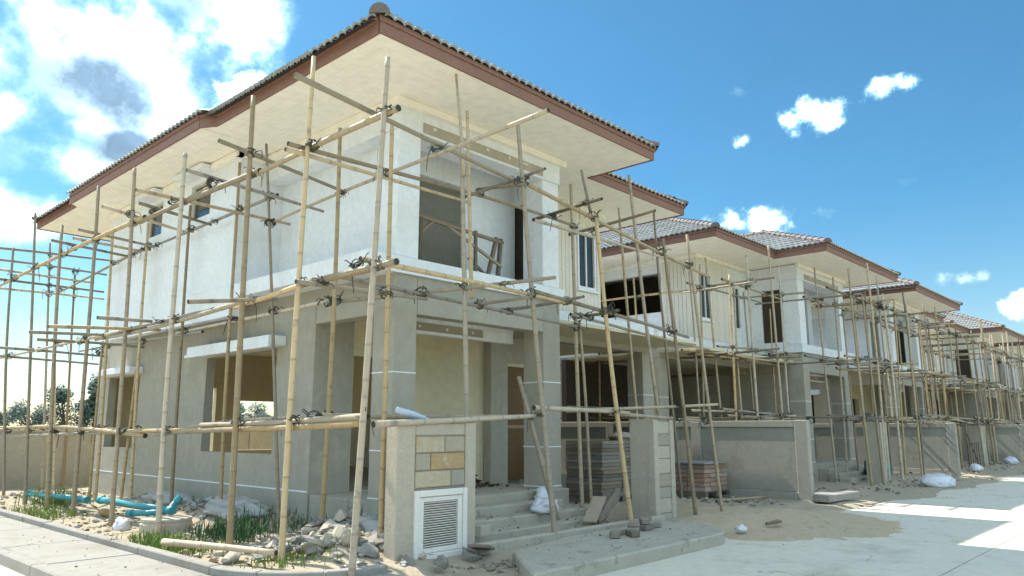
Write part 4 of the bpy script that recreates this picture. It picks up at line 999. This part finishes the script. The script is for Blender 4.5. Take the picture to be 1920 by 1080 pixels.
# loose paving bricks on the short pavement
rr = random.Random(4)
for k, (x, y, z, a) in enumerate(((2.05, -2.1, .19, .3), (2.3, -2.15, .19, .2), (2.5, -2.05, .19, .9), (2.72, -2.1, .19, .1), (2.9, -2.0, .19, 1.2), (2.45, -2.08, .265, .4), (2.75, -2.05, .265, .8), (2.98, -1.92, .26, .2), (3.12, -2.02, .19, .5), (2.1, -2.3, .19, 1.0), (1.85, -2.2, .19, .7))):
    plank((x, y, z), .22, .11, .065, Matrix.Rotation(a, 3, 'Z'), ('grey paving brick lying flat on the front pavement slab, under the heap' if z < .2 and x > 2.2 else 'grey paving brick on top of the heap on the pavement slab' if z > .2 else 'grey paving brick lying apart from the heap on the pavement slab'), 'slabg', 'paving_brick', 'brick', 'loose paving bricks')
q = MB(); q.tube([(4.75, -2.85, .12), (4.95, -2.93, .14), (5.15, -2.9, .12)], [.025, .035, .02], 6); tag(q.build('wood_offcut', 'woodd'), 'dark wood offcut lying on the spilled sand', 'wood')
# stacks
def pallet(x, y, z, w_, d_, label):
    root = empty('pallet', (x, y, z)); tag(root, label, 'pallet', 'timber pallets')
    for k in (-1, 0, 1):
        q = MB(); q.box(x + k * (w_ / 2 - .05) - .045, x + k * (w_ / 2 - .05) + .045, y - d_ / 2, y + d_ / 2, z, z + .09); q.build('bearer', 'woodd', root)
    for k in range(6):
        yy = y - d_ / 2 + k * d_ / 6; q = MB(); q.box(x - w_ / 2, x + w_ / 2, yy + .012, yy + d_ / 6 - .012, z + .092, z + .115); q.build('deck_board', 'woodd', root)
    return z + .116
zt = pallet(5.75, .8, .17, 1.35, .9, 'timber pallet under the tall stack of grey slabs')
for k in range(15):
    for c_ in (0, 1):
        q = MB(); x = 5.75 + (c_ - .5) * .64 + rnd(-.02, .02); q.box(x - .31, x + .31, .8 - .42 + rnd(-.02, .02), .8 + .42, zt + k * .066, zt + k * .066 + .06)
        tag(q.build('paving_slab', 'slabg'), 'grey paving slab in the tall stack beside the block pillar', 'slab', 'stacked grey slabs')
crumple('cement_bag', 6.15, .65, zt + 15 * .066, .28, .22, .1, 'stepc', 'dusty cement bag on top of the grey slab stack', 'bag', 31)
crumple('cloth_bundle', 6.3, .9, zt + 15 * .066, .14, .14, .08, 'red', 'dark red bundle on top of the grey slab stack', 'bundle', 33)
zt = pallet(8.2, .15, .14, 1.0, .8, 'timber pallet under the low brick stack by the panelled wall')
for k in range(6):
    for c_ in range(4):
        for e_ in range(2):
            q = MB(); x = 7.74 + c_ * .24 + rnd(-.01, .01); y = -.21 + e_ * .40; q.box(x, x + .225, y + rnd(-.01, .01), y + .38, zt + k * .088, zt + k * .088 + .078)
            tag(q.build('brick', 'brick'), 'reddish hollow brick in the %s course of the low stack by the panelled wall' % ('lowest', 'second', 'third', 'fourth', 'fifth', 'topmost')[k], 'brick', 'stacked red bricks')
q = MB(); q.box(7.7, 8.72, -.25, .6, zt + 6 * .088 + .003, zt + 6 * .088 + .035); tag(q.build('cover_board', 'walk'), 'pale board laid on the low brick stack', 'board')
o = scatter('rubble', 90, reg(2.75, .16, 1.35, .18), .04, .13, ('woodd', 'dark', 'metal'), 61, lambda x, y: .56 + max(0, .22 - 1.2 * math.hypot(x - 2.75, y - 1.35))); o['label'] = 'dark heap of scrap inside the porch'; o['category'] = 'scrap'
o = scatter('rubble', 120, reg(4.9, .35, 1.9, .4), .04, .14, ('woodd', 'dark', 'slabg'), 63, lambda x, y: .18 + max(0, .15 - .4 * math.hypot(x - 4.9, y - 1.9))); o['label'] = 'dark waste heap on the carport floor'; o['category'] = 'scrap'
# trestle on the balcony
tr = empty('work_trestle', (1.7, .45, 3.82)); tag(tr, 'rough timber trestle standing on the open balcony', 'trestle')
def bar(A, B, w_, nm, par, m_='woodd'):
    q = MB(); q.tube([A, B], w_, 4); q.build(nm, m_, par)
bar((.75, .45, 4.62), (2.55, .42, 4.52), .035, 'top_rail', tr, 'wood'); bar((.7, .45, 4.28), (1.05, .45, 4.6), .028, 'brace', tr, 'wood'); bar((1.3, .45, 4.6), (2.5, .4, 4.1), .028, 'brace', tr, 'wood')
bar((1.95, .45, 3.82), (1.9, .4, 4.6), .032, 'leg', tr); bar((2.45, .45, 3.82), (2.5, .42, 4.58), .04, 'leg', tr); bar((2.2, .45, 3.82), (2.4, .42, 4.58), .04, 'leg', tr); bar((1.8, .45, 4.15), (2.3, .45, 3.85), .03, 'brace', tr); bar((.8, .45, 3.82), (.78, .42, 4.6), .032, 'leg', tr)
# steel rebar stand far along the verge
rb = empty('rebar_rack', (25.0, -1.3, .1)); tag(rb, 'thin rusty steel rack standing before the distant boundary wall', 'rack')
for k in range(6): bar((24.2 + k * .32, -1.3, .1), (24.2 + k * .32, -1.3, 1.0), .014, 'bar', rb, 'metal')
bar((24.1, -1.3, .98), (25.9, -1.3, .98), .016, 'top_bar', rb, 'metal'); bar((24.3, -1.3, 1.3), (25.6, -1.3, .2), .016, 'brace', rb, 'metal')
# broom-like straw heap by the end post
scatter('straw', 10, reg(9.4, .1, -1.2, .1), .03, .07, ('wood',), 44)['label'] = 'small brown straw bits by the boundary end post'

# ------------------------------------------------------------------ grass
def grass(x, y, sx, sy, n, h, m_, label, seed, hf=soil_h):
    rr = random.Random(seed); m = MB()
    for k in range(n):
        px, py = rr.gauss(x, sx), rr.gauss(y, sy); a = rr.uniform(0, 6.28); hh = h * rr.uniform(.4, 1.1); w_ = rr.uniform(.004, .009); ln = rr.uniform(.1, .7) * hh
        z = hf(px, py) - .01; dx, dy = math.cos(a), math.sin(a)
        p0 = Vector((px, py, z)); p1 = p0 + Vector((dx * ln * .35, dy * ln * .35, hh * .6)); p2 = p0 + Vector((dx * ln, dy * ln, hh))
        s_ = Vector((-dy, dx, 0)) * w_
        m.add([p0 - s_, p0 + s_, p1 + s_ * .8, p1 - s_ * .8, p2], [(0, 1, 2, 3), (3, 2, 4)])
    o_ = stuff(m.build('grass', m_)); o_['label'] = label; o_['category'] = 'grass'; return o_
grass(-1.15, 1.7, .22, .35, 750, .24, 'grassd', 'dark green grass clump by the side wall', 1)
grass(-.5, .9, .15, .5, 140, .17, 'grassd', 'thin dark grass at the foot of the side wall', 2)
grass(-2.1, 1.55, .15, .38, 1200, .14, 'grass', 'bright yellow-green grass along the pavement edging', 3)
grass(-1.5, 7.9, .2, .3, 260, .36, 'grass', 'tall yellow-green weeds near the rear wall', 4)
grass(-1.6, -.55, .3, .25, 350, .12, 'grass', 'sparse green weeds among the broken stones', 5)
grass(-2.1, 6.4, .2, .6, 500, .15, 'grass', 'low weeds beside the teal pipe', 6)

# ------------------------------------------------------------------ far trees
def tree(x, y, h, w_, label, seed, open_=0.0):
    rr = random.Random(seed); root = empty('tree', (x, y, 0)); tag(root, label, 'tree', 'far trees behind the rear wall')
    m = MB(); m.tube([(x, y, -.2), (x + .1, y, h * .3), (x - .1, y + .1, h * .6)], [.05 * h, .035 * h, .018 * h], 7)
    cl = []
    for k in range(12):
        a = rr.uniform(0, 6.28); r_ = w_ * .5 * math.sqrt(rr.random()); zz = h * rr.uniform(.35, .95); f_ = math.sin(math.pi * min(1, max(.25, (zz / h - .1) / .95)))
        c_ = Vector((x + math.cos(a) * r_ * f_, y + math.sin(a) * r_ * f_, zz)); cl.append((c_, rr.uniform(.12, .22) * h * (1 - open_ * .4)))
        m.tube([(x, y, h * .35), tuple(c_)], [.012 * h, .004 * h], 4)
    m.build('trunk', 'bark', root)
    lf = MB()
    for c_, r_ in cl:
        for k in range(230):
            v = Vector((rr.gauss(0, 1), rr.gauss(0, 1), rr.gauss(0, 1))).normalized() * r_ * rr.uniform(.5, 1.1); p = c_ + v
            t1 = Vector((rr.gauss(0, 1), rr.gauss(0, 1), rr.gauss(0, 1))).normalized() * h * .028; t2 = t1.orthogonal().normalized() * h * .02
            lf.add([p - t1, p + t2, p + t1, p - t2], [(0, 1, 2, 3)])
    lf.build('crown', 'leaf', root)
for k, (x, y, h, w_, lb, op) in enumerate(((21, 96, 4.6, 6, 'low rounded far tree left of the tallest one', 0), (24.2, 94, 5.8, 6, 'dense dark far tree beside the tallest one', 0), (27, 92, 8.4, 5.5, 'tallest airy far tree behind the rear wall', .6), (31, 95, 4.4, 8, 'wide low far tree nearest the house corner', 0), (17, 98, 4.2, 7, 'small far tree at the open end of the rear wall', 0), (36.5, 88, 5, 7, 'far tree seen past the house through the rear window', 0), (42, 90, 6, 6, 'second far tree seen through the rear window', 0), (48, 92, 4.5, 7, 'far bushy tree hidden deep behind the houses', 0))):
    tree(x, y, h, w_, lb, 50 + k, op)
